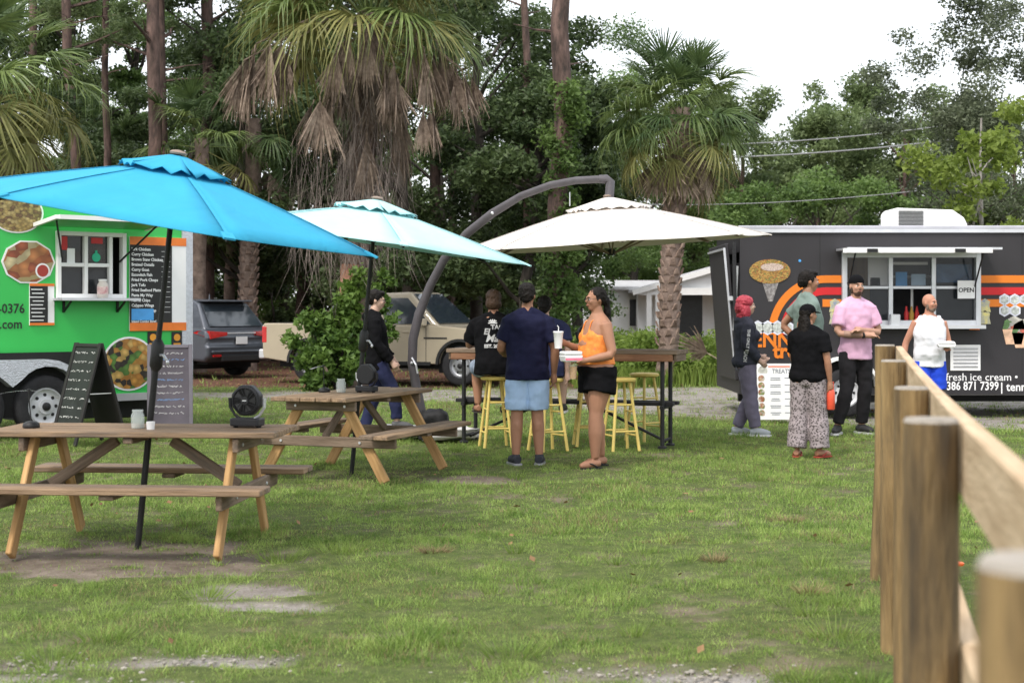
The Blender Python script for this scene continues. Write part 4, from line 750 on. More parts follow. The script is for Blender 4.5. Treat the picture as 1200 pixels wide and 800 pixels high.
# ice cream cups picture at the right
for px, py in ((1188, 390), (1199, 394)):
    x, z = bl(px, py); e = empty('cup_picture', (x, -.003, z)); e.parent = bt; mb = MB(); mb.prism([(-.11, -.16), (.11, -.16), (.16, .05), (-.16, .05)], -.005, 0, 'y'); mb.build('cup', mat('cup_print', (.7, .45, .3), .5, .3, 12), e)
    mb = MB(); mb.prism([(-.16, .05), (.16, .05), (.13, .18), (0, .24), (-.13, .17)], -.006, 0, 'y'); mb.build('scoop', foodmat('scoop', [(.6, .6, .55), (.15, .3, .1), (.6, .15, .1), (.7, .68, .6)], 10), e)
x, z = bl(972, 402); mb = MB(); mb.lathe([(.075, 0), (.075, .006)], 20, (x-.06, -.002, z), 'y'); mb.build('round_logo', PRINTW, bt)
# wheel and fender
x, z = bl(988, 458); wheel(bt, (x, -.07, .335), (0, -1, 0), .335, .2, STEEL); mb = MB(); mb.prism([(x+.44*math.cos(R(a)), .40+.40*math.sin(R(a))) for a in range(0, 181, 15)], -.0015, .0, 'y'); o = mb.build('wheel_well', WELL, bt); o.location.y = -.002
mb = MB(); mb.prism([(x+.47*math.cos(R(a)), .42+.42*math.sin(R(a))) for a in range(0, 181, 12)]+[(x+.43*math.cos(R(a)), .42+.38*math.sin(R(a))) for a in range(180, -1, -12)], -.2, -.004, 'y'); mb.build('fender', WHITE, bt)
# rear ramp door, leaning out at the top
mb = MB(); p0, p1 = Vector((-.02, 1.0, .5)), Vector((-.17, 1.0, 2.42)); mb.beam(p0, p1, 1.8, .05, (1, 0, 0)); dr = mb.build('ramp_door', BLK, bt, bev=.01)
mb = MB()
for y in (.12,): mb.beam(p0+Vector((-.035, y-1.0, .2)), p1+Vector((-.035, y-1.0, -.06)), .03, .03, (1, 0, 0))
for t_ in (.96,): q = p0.lerp(p1, t_)+Vector((-.04, 0, 0)); mb.beam(q+Vector((0, -.85, 0)), q+Vector((0, .85, 0)), .03, .03)
mb.build('door_rib', ALU, dr)
mb = MB(); mb.beam((-.08, .02, 1.2), (-.05, -.06, 2.1), .03, .03); mb.beam((-.16, .05, 1.65), (-.03, .02, 1.65), .04, .06); mb.build('door_latch', ALU, dr)
mb = MB(); mb.beam((-.09, -.06, 2.44), (-.07, -.06, 1.0), .05, .03, (0, 1, 0)); mb.build('door_stay', BLACK, dr)
for x_ in (1.12, 3.95, 4.85): mb = MB(); mb.box((x_, -.001, (BZ0+BZ1)/2), (.012, .004, BZ1-BZ0-.08)); mb.build('panel_seam', TRIMB, bt)
# rooftop cooler
x0, z_ = bl(1040, 268); x1, _ = bl(1124, 268); w_ = (x1-x0)*1.08; e = empty('roof_cooler', (0, 0, 0)); e.parent = bt; xc = (x0+x1)/2+.29; zr = BZ1+.065; yc = 1.1
mb = MB(); prof = [(-w_/2, 0), (w_/2, 0), (w_/2+.01, .06), (w_/2-.04, .16), (w_/2-.2, .27), (-w_/2+.06, .30), (-w_/2, .24)]; mb.prism(prof, -.36, .36, 'y'); o = mb.build('cooler_shell', WHITE, e, bev=.03, seg=3); o.location = (xc, yc, zr)
mb = MB()
for k in range(11): mb.box((-w_/2+.08+(k % 1)*0+.19, -.368, .05+.02*k), (.36, .012, .008))
o2 = mb.build('louvre', BLACK, o)
# standing menu poster
e = empty('menu_poster', (hx(910, 20.4), 20.4, 0), 0, 'white standing menu poster headed TREATS beside the black trailer', 'poster'); mb = MB(); w_, h_ = .72, .93; e.scale = (.72, .72, .8); rt = Matrix.Rotation(R(-6), 3, 'X'); mb.box((0, 0, h_/2+.04), (w_, .02, h_), rt); mb.build('board', PRINTW, e)
mb = MB(); 
for sx in (-.3, .3): mb.beam((sx, .02, .02), (sx, .3, .03), .02, .02); mb.beam((sx, .3, .01), (sx, .06, .7), .02, .02)
mb.build('stand', BLACK, e)
Mr = Matrix.Rotation(R(-6), 4, 'X')
def pm_(x, z): q = rt @ Vector((x, -.0125, z-h_/2)); return q+Vector((0, 0, h_/2+.04))
upv = rt @ ZR
text('TREATS', .1, face_m(pm_(-.08, .80), XR, upv), mat('grey_print', (.25, .27, .3), .6), e, bold=.002)
rg = random.Random(5)
for r_ in range(6):
    for c_ in range(2):
        mb = MB()
        for q in range(2 if c_ == 0 else 1):
            x = -.12 if c_ == 0 else .2; mb.box(pm_(x+.1*(1-c_), .69-.115*r_-.03*q), (.2*rg.uniform(.7, 1) if c_ == 0 else .1, .002, .014), rt)
        mb.build('text_line', MATS['grey_print'], e)
    mb = MB(); mb.lathe([(.06, 0), (.06, .002)], 12, pm_(-.28, .68-.115*r_), 'y'); mb.build('treat_photo', foodmat('treat%d' % r_, [(.7, .3, .15), (.5, .15, .08), (.75, .6, .4), (.2, .35, .1), (.8, .75, .7)], 28), e)
mb = MB(); mb.lathe([(.085, 0), (.085, .002)], 16, pm_(-.25, .81), 'y'); mb.build('logo', mat('logo_print', (.5, .5, .45), .6, .5, 20), e); mb = MB(); mb.box(pm_(.05, .88), (.4, .002, .03), rt); mb.build('pink_strip', mat('pink_print', (.75, .3, .22), .6), e)
# ------------------------------------------------------------------ umbrellas
def fabric(name, c, tr=.25): return leafmat(name, tuple(x*.93 for x in c), c, 2.5, tr, 7, .85, bump=.35)
def canopy_mesh(n, r, drop, a0, k=6, scallop=.05, sag=.05, r0=.04, wave=0):
    mb = MB(); vs = []; fs = []; K = 6
    for i in range(n):
        A0, A1 = a0+2*math.pi*i/n, a0+2*math.pi*(i+1)/n; b = len(vs)
        for j in range(K+1):
            t_ = r0+(1-r0)*j/K
            for q in range(k+1):
                s_ = q/k; mid = 4*s_*(1-s_); p0 = Vector((math.cos(A0), math.sin(A0), 0)); p1 = Vector((math.cos(A1), math.sin(A1), 0)); p_ = p0.lerp(p1, s_)*r*t_*(1-scallop*mid*t_)
                z = -drop*t_*(.85+.15*t_)-sag*mid*t_*(1-.4*t_)*drop*.6+(wave*math.sin(q*2.6+i*1.7)*t_**4 if wave else 0); vs.append((p_.x, p_.y, z))
        for j in range(K):
            for q in range(k): a = b+j*(k+1)+q; fs.append((a, a+1, a+k+2, a+k+1))
    mb.add(vs, fs); return mb
def umbrella_top(e, mtop, n, r, drop, a0, fab, ribm, vent=True, hem=True, tilt=None, ventm=None, hb=.95):
    """canopy, vent, ribs; mtop = matrix of the apex in the thing's frame"""
    o = canopy_mesh(n, r, drop, a0).build('canopy', fab, e, smooth=True); o.matrix_local = mtop; s_ = o.modifiers.new('thick', 'SOLIDIFY'); s_.thickness = .004
    if vent:
        v = canopy_mesh(n, r*.27, drop*.30, a0, wave=.02, scallop=.02).build('vent', ventm or fab, o, smooth=True); v.location = (0, 0, .055); s_ = v.modifiers.new('thick', 'SOLIDIFY'); s_.thickness = .004
    for i in range(n):
        A = a0+2*math.pi*i/n; d = Vector((math.cos(A), math.sin(A), 0)); mb = MB(); z = lambda t_: -drop*t_*(.85+.15*t_)-.022
        mb.beam(d*.03+Vector((0, 0, z(.02))), d*r*.985+Vector((0, 0, z(.985))), .016, .022); rb = mb.build('rib', ribm, e); rb.matrix_local = mtop
        mb = MB(); ps_ = [d*r*t_+Vector((0, 0, -drop*t_*(.85+.15*t_)+.004)) for t_ in (.26, .45, .65, .85, .97)]; q_ = Vector((-d.y, d.x, 0))*.011; mb.add([p_+k_*q_ for p_ in ps_ for k_ in (-1, 1)], [(2*j, 2*j+1, 2*j+3, 2*j+2) for j in range(4)]); sm2 = mb.build('seam', fab, e); sm2.matrix_local = mtop; sm2.modifiers.new('t', 'SOLIDIFY').thickness = .003
        mb = MB(); mb.beam(d*.04+Vector((0, 0, -drop*hb)), d*r*.5+Vector((0, 0, z(.5)-.012)), .012, .016); st = mb.build('strut', ribm, e); st.matrix_local = mtop
        mb = MB(); mb.beam(d*r*.94+Vector((0, 0, z(.94)+.019)), d*r*1.003+Vector((0, 0, z(1.0)+.017)), .07, .012); tp_ = mb.build('rib_pocket', fab, e); tp_.matrix_local = mtop
    mb = MB(); mb.lathe([(.045, -drop*(hb+.05)), (.05, -drop*(hb-.05)), (.03, -drop*(hb-.1))], 12); h_ = mb.build('hub', BLACK, e); h_.matrix_local = mtop
    mb = MB(); mb.lathe([(.05, .05), (.055, .062), (.04, .072), (.012, .078)], 14); f_ = mb.build('finial', mat('finial_wood', (.25, .19, .15), .6), e, smooth=True); f_.matrix_local = mtop
    return o
def market_umbrella(label, foot, apex, n, r, drop, a0, tilt, fab, ventm=None):
    e = empty('market_umbrella', foot, 0, label, 'umbrella', 'umbrellas over the tables'); ap = Vector(apex)-Vector(foot); mb = MB()
    ax = (ap-Vector((0, 0, .02))); mb.tube([(0, 0, -.05), ax*.3, ax*.5], .021, 12); mb.build('lower_pole', BLACK, e, smooth=True)
    mb = MB(); mb.tube([ax*.5, ax*.98], .018, 12); mb.build('upper_pole', BLACK, e, smooth=True)
    c_ = ax*.50; q = ax.normalized(); mb = MB(); mb.tube([c_-q*.10, c_-q*.07, c_+q*.07, c_+q*.10], [.026, .042, .042, .024], 12); cr = mb.build('crank_housing', BLACK, e, smooth=True)
    mb = MB(); mb.tube([c_+Vector((.03, -.03, 0)), c_+Vector((.055, -.06, 0)), c_+Vector((.075, -.06, -.03))], .009, 8); mb.ell(c_+Vector((.08, -.06, -.045)), (.012, .012, .018), 8); mb.build('crank_handle', ALU, cr)
    m4 = tilt.to_4x4(); m4.translation = ap; umbrella_top(e, m4, n, r, drop, a0, fab, BLACK, ventm=ventm); return e
FB = fabric('blue_canvas', (.05, .44, .67), .3); FBv = FB; FA = fabric('aqua_canvas', (.50, .80, .82), .2); FBe = fabric('beige_canvas', (.78, .73, .68), .12)
foot1 = Vector((-2.42, 9.93, 0)); ap1 = at(207, 190, 9.75)
market_umbrella('bright blue tilted market umbrella through the near picnic table', foot1, ap1, 6, 1.36, .37, R(-2), Matrix.Rotation(R(10), 3, 'Y') @ Matrix.Rotation(R(3), 3, 'X'), FB)
foot2 = Vector((-1.476, 14.1, 0)); ap2 = at(441, 240, 13.9)
market_umbrella('pale aqua market umbrella through the second picnic table', foot2, ap2, 6, 1.5, .34, R(-14), Matrix.Rotation(R(8.5), 3, 'Y') @ Matrix.Rotation(R(1), 3, 'X'), FA)
# cantilever umbrella
ARM = mat('dark_grey_arm', (.075, .068, .075), .5, .15, 8, .1, 40); base3 = Vector((hx(497, 18), 18, 0)); ap3 = at(713, 236, 16.7)
e3 = empty('cantilever_umbrella', base3, 0, 'beige cantilever umbrella on a curved dark grey arm', 'umbrella', 'umbrellas over the tables'); apl = ap3-base3
CU = [(500, 512), (494, 483), (487.5, 451), (483, 425), (484, 397), (491, 368), (504, 335), (521, 303), (548, 273), (577, 250), (611, 229.5), (645, 217), (675, 211.5), (705, 210)]
pts = []
for px, py in CU:   # the arm bends in the upright plane from foot to canopy
    t_ = (px-497)/216.0; Y = 18+(16.7-18)*max(0, t_); pts.append(at(px, py, Y)-base3)
pts[0].z = .05
mb = MB(); mb.tube(pts, [.055]*6+[.05]*4+[.043]*4, 12, flat=.8); mb.build('arm', ARM, e3, smooth=True)
p_ = pts[-1]; mb = MB(); mb.tube([p_-Vector((.03, 0, 0)), p_+Vector((.05, 0, 0)), p_+Vector((.095, -.0, -.03)), apl+Vector((.01, 0, .05)), apl], [.045, .05, .05, .05, .04], 12); mb.build('arm_elbow', ARM, e3, smooth=True)
for i in (9, 3): mb = MB(); mb.ell(pts[i]+Vector((0, -.05, 0)), (.02, .02, .02), 8); mb.build('bolt', ALU, e3)
mb = MB(); q = pts[3]; mb.tube([q+Vector((0, -.05, .06)), q+Vector((.05, -.1, -.02)), q+Vector((.07, -.1, -.12))], .011, 8); mb.build('crank_handle', ALU, e3)
mb = MB(); mb.box((0, 0, .035), (.9, .08, .05)); mb.box((0, 0, .036), (.08, .9, .052)); mb.lathe([(.09, .06), (.08, .12)], 14); mb.build('cross_base', BLACK, e3, bev=.005)
mb = MB(); mb.tube([apl+Vector((-.42, 0, .1)), apl+Vector((-.42, 0, -.05))], .005, 6); mb.build('lift_cable', ALU, e3)
m4 = (Matrix.Rotation(R(-3.6), 3, 'Y') @ Matrix.Rotation(R(1), 3, 'X')).to_4x4(); m4.translation = apl; umbrella_top(e3, m4, 8, 1.74, .47, R(0), FBe, mat('tan_rib', (.2, .15, .11), .6), hb=1.2)
def bag(name, label, cat, loc, size, m, seed, group=None):
    mb = MB(); mb.ell((0, 0, 0), (1, 1, 1), 18); vs = []
    for v in mb.v:
        v = Vector(v); sx = [math.copysign(abs(c)**.6, c) for c in v]; n_ = noise.noise(Vector(sx)*1.9+Vector((seed, 0, 0)))*.38; vs.append((sx[0]*size[0]*(1+n_), sx[1]*size[1]*(1+n_), size[2]+sx[2]*size[2]*(1+n_*1.5)))
    mb.v = vs; o = mb.build(name, m, None, smooth=True); o.location = loc; return tag(o, label, cat, group)
bag('weight_bag', 'flat white weight bag beside the bench end at the umbrella foot', 'bag', (-.72, 17.75, .0), (.34, .25, .07), mat('white_bag', (.62, .6, .58), .8, .12, 6, .4, 12), 1)
bag('weight_bag', 'white weight bag behind the man in black clothes', 'bag', (-1.35, 17.95, .0), (.28, .25, .065), MATS['white_bag'], 5)
bag('black_bag', 'small black bag lying on the curved umbrella foot', 'bag', (-.9, 17.72, .14), (.17, .13, .10), mat('black_nylon', (.006, .006, .007), .7, .3, 9, .5, 20), 9)
# ------------------------------------------------------------------ picnic tables
def picnic_table(label, loc, rz):
    e = empty('picnic_table', loc, rz, label, 'picnic table', 'wooden picnic tables'); Lh = .93; zt = .74
    for k in range(5): y = -.292+.146*k; plank('top_board', (-Lh+random.uniform(-.008, .008), y, zt-.019), (Lh, y, zt-.019+random.uniform(-.002, .002)), .14, .038, WOODT, e)
    for s_ in (-1, 1):
        for k in range(2): y = s_*(.56+.137*k); plank('bench_board', (-Lh-.02, y, .43-.019), (Lh+random.uniform(0, .01), y, .43-.019), .132, .038, WOODT if k == (1 if s_ < 0 else 0) else WOODG, e)
    for sx in (-1, 1):
        x = sx*.64
        for s_ in (-1, 1): plank('leg', (x, s_*.20, .70), (x, s_*.60, 0), .09, .038, WOODL, e, (1, 0, 0))
        plank('bench_support', (x+sx*.04, -.72, .345), (x+sx*.04, .72, .345), .038, .09, WOODG, e); plank('top_cleat', (x+sx*.04, -.34, .655), (x+sx*.04, .34, .655), .038, .085, WOODG, e)
        plank('brace', (x-sx*.02, .0, .37), (x-sx*.46, .0, .66), .07, .038, WOODG, e, (0, 1, 0))
    for sx in (-1, 1):
        for s_ in (-1, 1):
            for yy, zz in ((.385, .345), (.24, .655)): mb = MB(); mb.lathe([(.012, 0), (.012, .006), (.008, .009)], 8, (sx*.700, s_*yy, zz), 'x'); o = mb.build('bolt', ALU, e); o.scale.x = 1; o.location.x = 0 if sx > 0 else -.009
    plank('mid_cleat', (0.0, -.34, .68), (0, .34, .68), .06, .035, WOODG, e)
    for s_ in (-1, 1): plank('bench_cleat', (0, s_*.5, .375), (0, s_*.74, .375), .09, .03, WOODG, e)
    return e
WOODT = mat('table_top_wood', (.19, .12, .07), .75, .3, 2.0, .4, 9, stretch=(1.2, 16, 16), col2=(.36, .245, .15), dirt=((.12, .10, .085), .9, .52))
t1 = picnic_table('long wooden picnic table with camping fan on top, under blue umbrella', (-2.36, 9.87, 0), R(-4.5)); t2 = picnic_table('wooden picnic table under the aqua umbrella with glass jar', (-1.43, 14.06, 0), R(69.5))
# ------------------------------------------------------------------ bar table and stools
bA = math.atan2(-.341, 1); bc = Vector((.60, 17.07, 0)); bar = empty('bar_table', bc, bA, 'high rustic bar table with plank top and black pipe frame', 'table')
for k in range(3): plank('top_board', (-1.32, -.19+.19*k, 1.035), (1.32, -.19+.19*k, 1.035), .185, .045, WOODG, bar)
for s_ in (-1, 1): plank('apron', (-1.27, s_*.255, .985), (1.27, s_*.255, .985), .035, .1, mat('reddish_board', (.22, .095, .05), .8, .3, 2, .3, 9, stretch=(1.2, 14, 14), col2=(.34, .18, .1), dirt=((.1, .08, .07), 1.2, .6)), bar); plank('apron_end', (s_*1.29, -.235, .985), (s_*1.29, .235, .985), .035, .098, WOODG, bar)
for sx in (-1, 1):
    for s_ in (-1, 1): mb = MB(); mb.tube([(sx*1.14, s_*.19, 0), (sx*1.14, s_*.19, .985)], .024, 10); mb.lathe([(.05, 0), (.05, .02), (.03, .03)], 12, (sx*1.14, s_*.19, 0)); mb.build('leg', BLACK, bar, smooth=True)
    mb = MB(); mb.tube([(sx*1.14, -.24, .44), (sx*1.14, .24, .44)], .022, 10); mb.build('crossbar', BLACK, bar)
    mb = MB(); mb.tube([(sx*1.14, 0, .06), (sx*.35, 0, .42)], .016, 8); mb.build('brace', BLACK, bar); mb = MB(); mb.tube([(sx*1.14, -.19, .08), (sx*1.14, .19, .08)], .018, 8); mb.build('crossbar', BLACK, bar)
for s_ in (-1, 1): plank('foot_rail', (-1.25, s_*.12, .475), (1.25, s_*.12, .475), .1, .04, mat('black_board', (.015, .014, .015), .7, .3, 3, .2, 10), bar)
YEL = mat('yellow_paint', (.66, .51, .15), .5, .12, 5, .1, 30, dirt=((.46, .35, .12), 3, .62))
def stool(label, loc, rz):
    e = empty('bar_stool', loc, rz, label, 'stool', 'yellow wooden bar stools'); mb = MB(); mb.lathe([(.14, .725), (.165, .735), (.17, .755), (.16, .768), (.13, .772)], 24); mb.build('seat', YEL, e, smooth=True)
    P = []
    for k in range(4):
        a = R(45+90*k); t_ = Vector((.105*math.cos(a), .105*math.sin(a), .735)); b_ = Vector((.215*math.cos(a), .215*math.sin(a), 0)); P.append((t_, b_)); mb = MB(); mb.tube([t_, b_], [.016, .0175], 10); mb.build('leg', YEL, e, smooth=True)
    for k in range(4):
        for f_ in ((.34, .72) if k % 2 == 0 else (.44, .78)): a_, b_ = P[k][0].lerp(P[k][1], f_), P[(k+1) % 4][0].lerp(P[(k+1) % 4][1], f_); mb = MB(); mb.tube([a_, b_], .0105, 8); mb.build('rung', YEL, e, smooth=True)
    return e
STL = [(581, 16.75, 12, 'yellow wooden stool under the seated person in black T-shirt'), (642, 16.3, 30, 'yellow wooden stool under the person behind the navy-shirted man'), (690, 16.9, 5, 'yellow wooden stool mostly hidden behind the woman in orange'), (727, 16.35, 20, 'yellow wooden stool directly behind the woman in black shorts'), (755, 17.55, 40, 'yellow wooden stool on the far side of the bar table')]
for px, Y, a, lab in STL: stool(lab, (hx(px, Y), Y, 0), R(a))
# ------------------------------------------------------------------ things on the tables
T1 = Matrix.Translation((-2.36, 9.87, .74)) @ Matrix.Rotation(R(-4.5), 4, 'Z'); T2 = Matrix.Translation((-1.43, 14.06, .74)) @ Matrix.Rotation(R(69.5), 4, 'Z'); TB = Matrix.Translation(bc+Vector((0, 0, 1.0575))) @ Matrix.Rotation(bA, 4, 'Z')
def camp_fan(label, loc, rz, s=1.0):
    e = empty('camping_fan', loc, rz, label, 'fan', 'black camping fans'); e.scale = (s, s, s); BP = mat('black_plastic', (.015, .015, .018), .42, .2, 10); mb = MB(); mb.prism([(-.10, -.05), (-.085, -.065), (.085, -.065), (.10, -.05), (.10, .05), (.085, .065), (-.085, .065), (-.10, .05)], .012, .062, 'z'); mb.build('base', BP, e, bev=.008, seg=2)
    for x in (-.08, .08): mb = MB(); mb.lathe([(.016, 0), (.018, .013)], 10, (x, 0, 0)); mb.build('foot', BP, e)
    oc = [(.105*math.cos(R(22.5+45*k)), .175+.105*math.sin(R(22.5+45*k))) for k in range(8)]; mb = MB(); mb.prism(oc, -.035, .035, 'y'); hd = mb.build('head', BP, e, bev=.012, seg=2)
    mb = MB(); mb.lathe([(.088, .030), (.09, .042), (.082, .044), (.080, .034)], 28, (0, 0, .175), 'y', cap=False); mb.build('grille_ring', BP, hd)
    mb = MB(); mb.lathe([(.001, .0365), (.078, .0365)], 24, (0, 0, .175), 'y', cap=False); mb.build('grille_back', mat('fan_dark', (.004, .004, .004), .8), hd)
    for k in range(16):
        a = R(22.5*k); mb = MB(); mb.beam((.024*math.cos(a), -.042, .175+.024*math.sin(a)), (.08*math.cos(a+.35), -.040, .175+.08*math.sin(a+.35)), .003, .004, (0, 1, 0)); mb.build('grille_bar', BP, hd)
    mb = MB(); mb.lathe([(.026, .036), (.026, .047), (.001, .048)], 16, (0, 0, .175), 'y'); mb.build('hub', BP, hd); mb = MB(); mb.box((0, -.0485, .175), (.028, .001, .006)); mb.build('hub_print', PRINTW, hd)
    for k in range(5): a = R(72*k); mb = MB(); mb.add([(.02*math.cos(a), -.0385, .175+.02*math.sin(a)), (.075*math.cos(a-.3), -.0375, .175+.075*math.sin(a-.3)), (.075*math.cos(a+.35), -.0395, .175+.075*math.sin(a+.35))], [(0, 1, 2)]); mb.build('fan_blade', mat('blade_grey', (.03, .03, .033), .4), hd)
    for sx in (-1, 1): mb = MB(); mb.tube([(sx*.05, 0, .06), (sx*.085, 0, .08), (sx*.117, 0, .13), (sx*.118, 0, .19)], [.009, .009, .011, .014], 8); mb.build('bracket_arm', ALU if sx > 0 else BP, e)
    return e
camp_fan('black camping fan standing on the right end of the picnic table', T1 @ Vector((.66, .04, 0)), R(-14)); camp_fan('black camping fan on the picnic table beside a glass jar', T2 @ Vector((-.02, -.12, 0)), R(150), .95); camp_fan('black camping fan on the bar table behind the woman in orange', TB @ Vector((.22, .05, 0)), R(20))
GL = clearmat('jar_glass', (.75, .82, .8), .32)
def jar(label, loc, s=1):
    e = empty('glass_jar', loc, 0, label, 'jar', 'glass jars on the tables'); mb = MB(); p_ = [(.038, 0), (.042, .01), (.042, .085), (.033, .1), (.033, .115)]; mb.lathe([(r_*s, h_*s) for r_, h_ in p_], 18, cap=False); mb.lathe([(.001, .002), (.038*s, .003)], 18, cap=False); mb.build('jar_wall', GL, e, smooth=True); mb = MB(); mb.lathe([(.034*s, .108*s), (.036*s, .11*s), (.036*s, .118*s), (.034*s, .12*s)], 18, cap=False); mb.build('rim', GL, e, smooth=True)
    mb = MB(); mb.lathe([(.036*s, .006), (.037*s, .03*s)], 14); mb.build('content', mat('shells', (.4, .38, .33), .8, .3, 30), e); return e
jar('clear glass jar standing by the blue umbrella pole', T1 @ Vector((-.02, -.08, 0))); jar('clear glass jar standing by the aqua umbrella pole', T2 @ Vector((-.10, .1, 0)), 1.05)
mb = MB(); mb.lathe([(.026, 0), (.031, .055), (.028, .055), (.024, .004)], 18); tag(mb.build('paper_cup', PRINTW, smooth=True), 'small white paper cup beside the glass jar and umbrella pole', 'cup').location = T1 @ Vector((.09, -.16, 0))
bpy.data.objects['paper_cup'].scale = (.9, .9, .9)
def fly_fan(label, loc, rz, blades=True):
    e = empty('fly_fan', loc, rz, label, 'fly fan', 'table fly fans'); mb = MB(); mb.lathe([(.05, 0), (.054, .008), (.052, .028), (.035, .04), (.01, .046)], 22); mb.build('base', BLACK, e, smooth=True)
    mb = MB(); mb.tube([(0, 0, .04), (-.01, 0, .14), (-.015, 0, .235)], .004, 8); mb.build('stem', BLACK, e); mb = MB(); mb.lathe([(.012, .232), (.012, .25)], 10, (-.015, 0, 0)); mb.build('hub', BLACK, e)
    for k, (d, z) in enumerate((((-1, 0), -.05), ((.9, .45), -.13))):
        mb = MB(); pts_ = [Vector((-.015+d[0]*t_, d[1]*t_, .24+z*(t_/.2)**2*.5)) for t_ in (.01, .07, .13, .19)]; q = Vector((-d[1], d[0], 0)).normalized()*.013; mb.add([p_+s_*q for p_ in pts_ for s_ in (-1, 1)], [(2*j, 2*j+1, 2*j+3, 2*j+2) for j in range(3)]); b_ = mb.build('blade', mat('foil_blade', (.5, .5, .53), .25, .2, 20, metal=.5), e); b_.modifiers.new('t', 'SOLIDIFY').thickness = .001
    return e
fly_fan('black table fly fan with a pale blade on the near picnic table', T1 @ Vector((-.71, -.1, 0)), R(5)); fly_fan('small black fly fan on the second picnic table', T2 @ Vector((-.12, .26, 0)), R(60))
bag('food_wrap', 'crumpled white food wrapper on the bar table', 'wrapper', TB @ Vector((.14, -.1, .0)), (.055, .05, .028), PRINTW, 3)
# ------------------------------------------------------------------ fence
POSTM = mat('fence_post_wood', (.16, .10, .042), .9, .35, 3, .8, 14, stretch=(6, 6, .6), col2=(.33, .225, .10), dirt=((.055, .04, .024), 1.1, .52)); ENDG = mat('end_grain', (.3, .27, .23), .9, .2, 14, .4, 60)
fdir = Vector((.224, 1, 0)).normalized(); FP = []
for i, (px, Y, z, ln) in enumerate(((1037, 8.65, 1.30, .05), (1047, 6.8, 1.275, .02), (1068, 4.95, 1.25, .012), (1091, 3.1, 1.28, 0), (1222, 1.32, 1.285, 0))):
    FP.append(Vector((hx(px, Y), Y, z)))
FP.insert(0, FP[0]+Vector((.42, 1.87, .0))) if False else None
fn = empty('post_and_rail_fence', (FP[0].x, FP[0].y, 0), 0, 'round wooden fence posts with pale plank rails running towards the camera', 'fence'); fo = Vector(fn.location)
for i, q in enumerate(FP):
    mb = MB(); r_ = .055; mb.tube([Vector((q.x, q.y, -.1))-fo+Vector((-.03 if i == 0 else 0, 0, 0)), Vector((q.x, q.y, q.z*.5))-fo, q-fo-Vector((0, 0, .008))], [r_*1.05, r_*1.02, r_], 24, cap=False); o = mb.build('post', POSTM, fn, smooth=True)
    mb = MB(); mb.lathe([(r_*1.0, -.008), (r_*.93, .0), (.001, .001)], 24, q-fo, cap=False); mb.build('post_top', ENDG, o, smooth=True)
nrm = Vector((fdir.y, -fdir.x, 0)); ext = Vector((.42, 1.87, 0))
rails = [(FP[i], FP[i+1]) for i in range(4)]
for i, (a, b) in enumerate(rails):
    for zr, nm in ((-.085, 'rail'), (-.53, 'rail'), (-.97, 'rail')):
        aa = a-fo+nrm*.078+Vector((0, 0, zr)); bb = b-fo+nrm*.078+Vector((0, 0, zr)); d = (bb-aa).normalized(); plank(nm, aa+d*(.0 if i else -.04), bb-d*.006, .038, .15, mat('fence_rail_wood', (.45, .31, .175), .85, .22, 2, .3, 9, stretch=(1.2, 14, 14), col2=(.58, .44, .29), dirt=((.2, .13, .08), 1.2, .6)), fn, bev=.004)
mb = MB(); mb.lathe([(.035, 0), (.038, .012), (.03, .018), (.001, .018)], 16); tag(mb.build('bottle_cap', mat('orange_plastic', (.75, .12, .02), .4)), 'small orange-red plastic lid lying in the grass by the fence', 'lid').location = (*gr(1122, 669)[:2], .035)
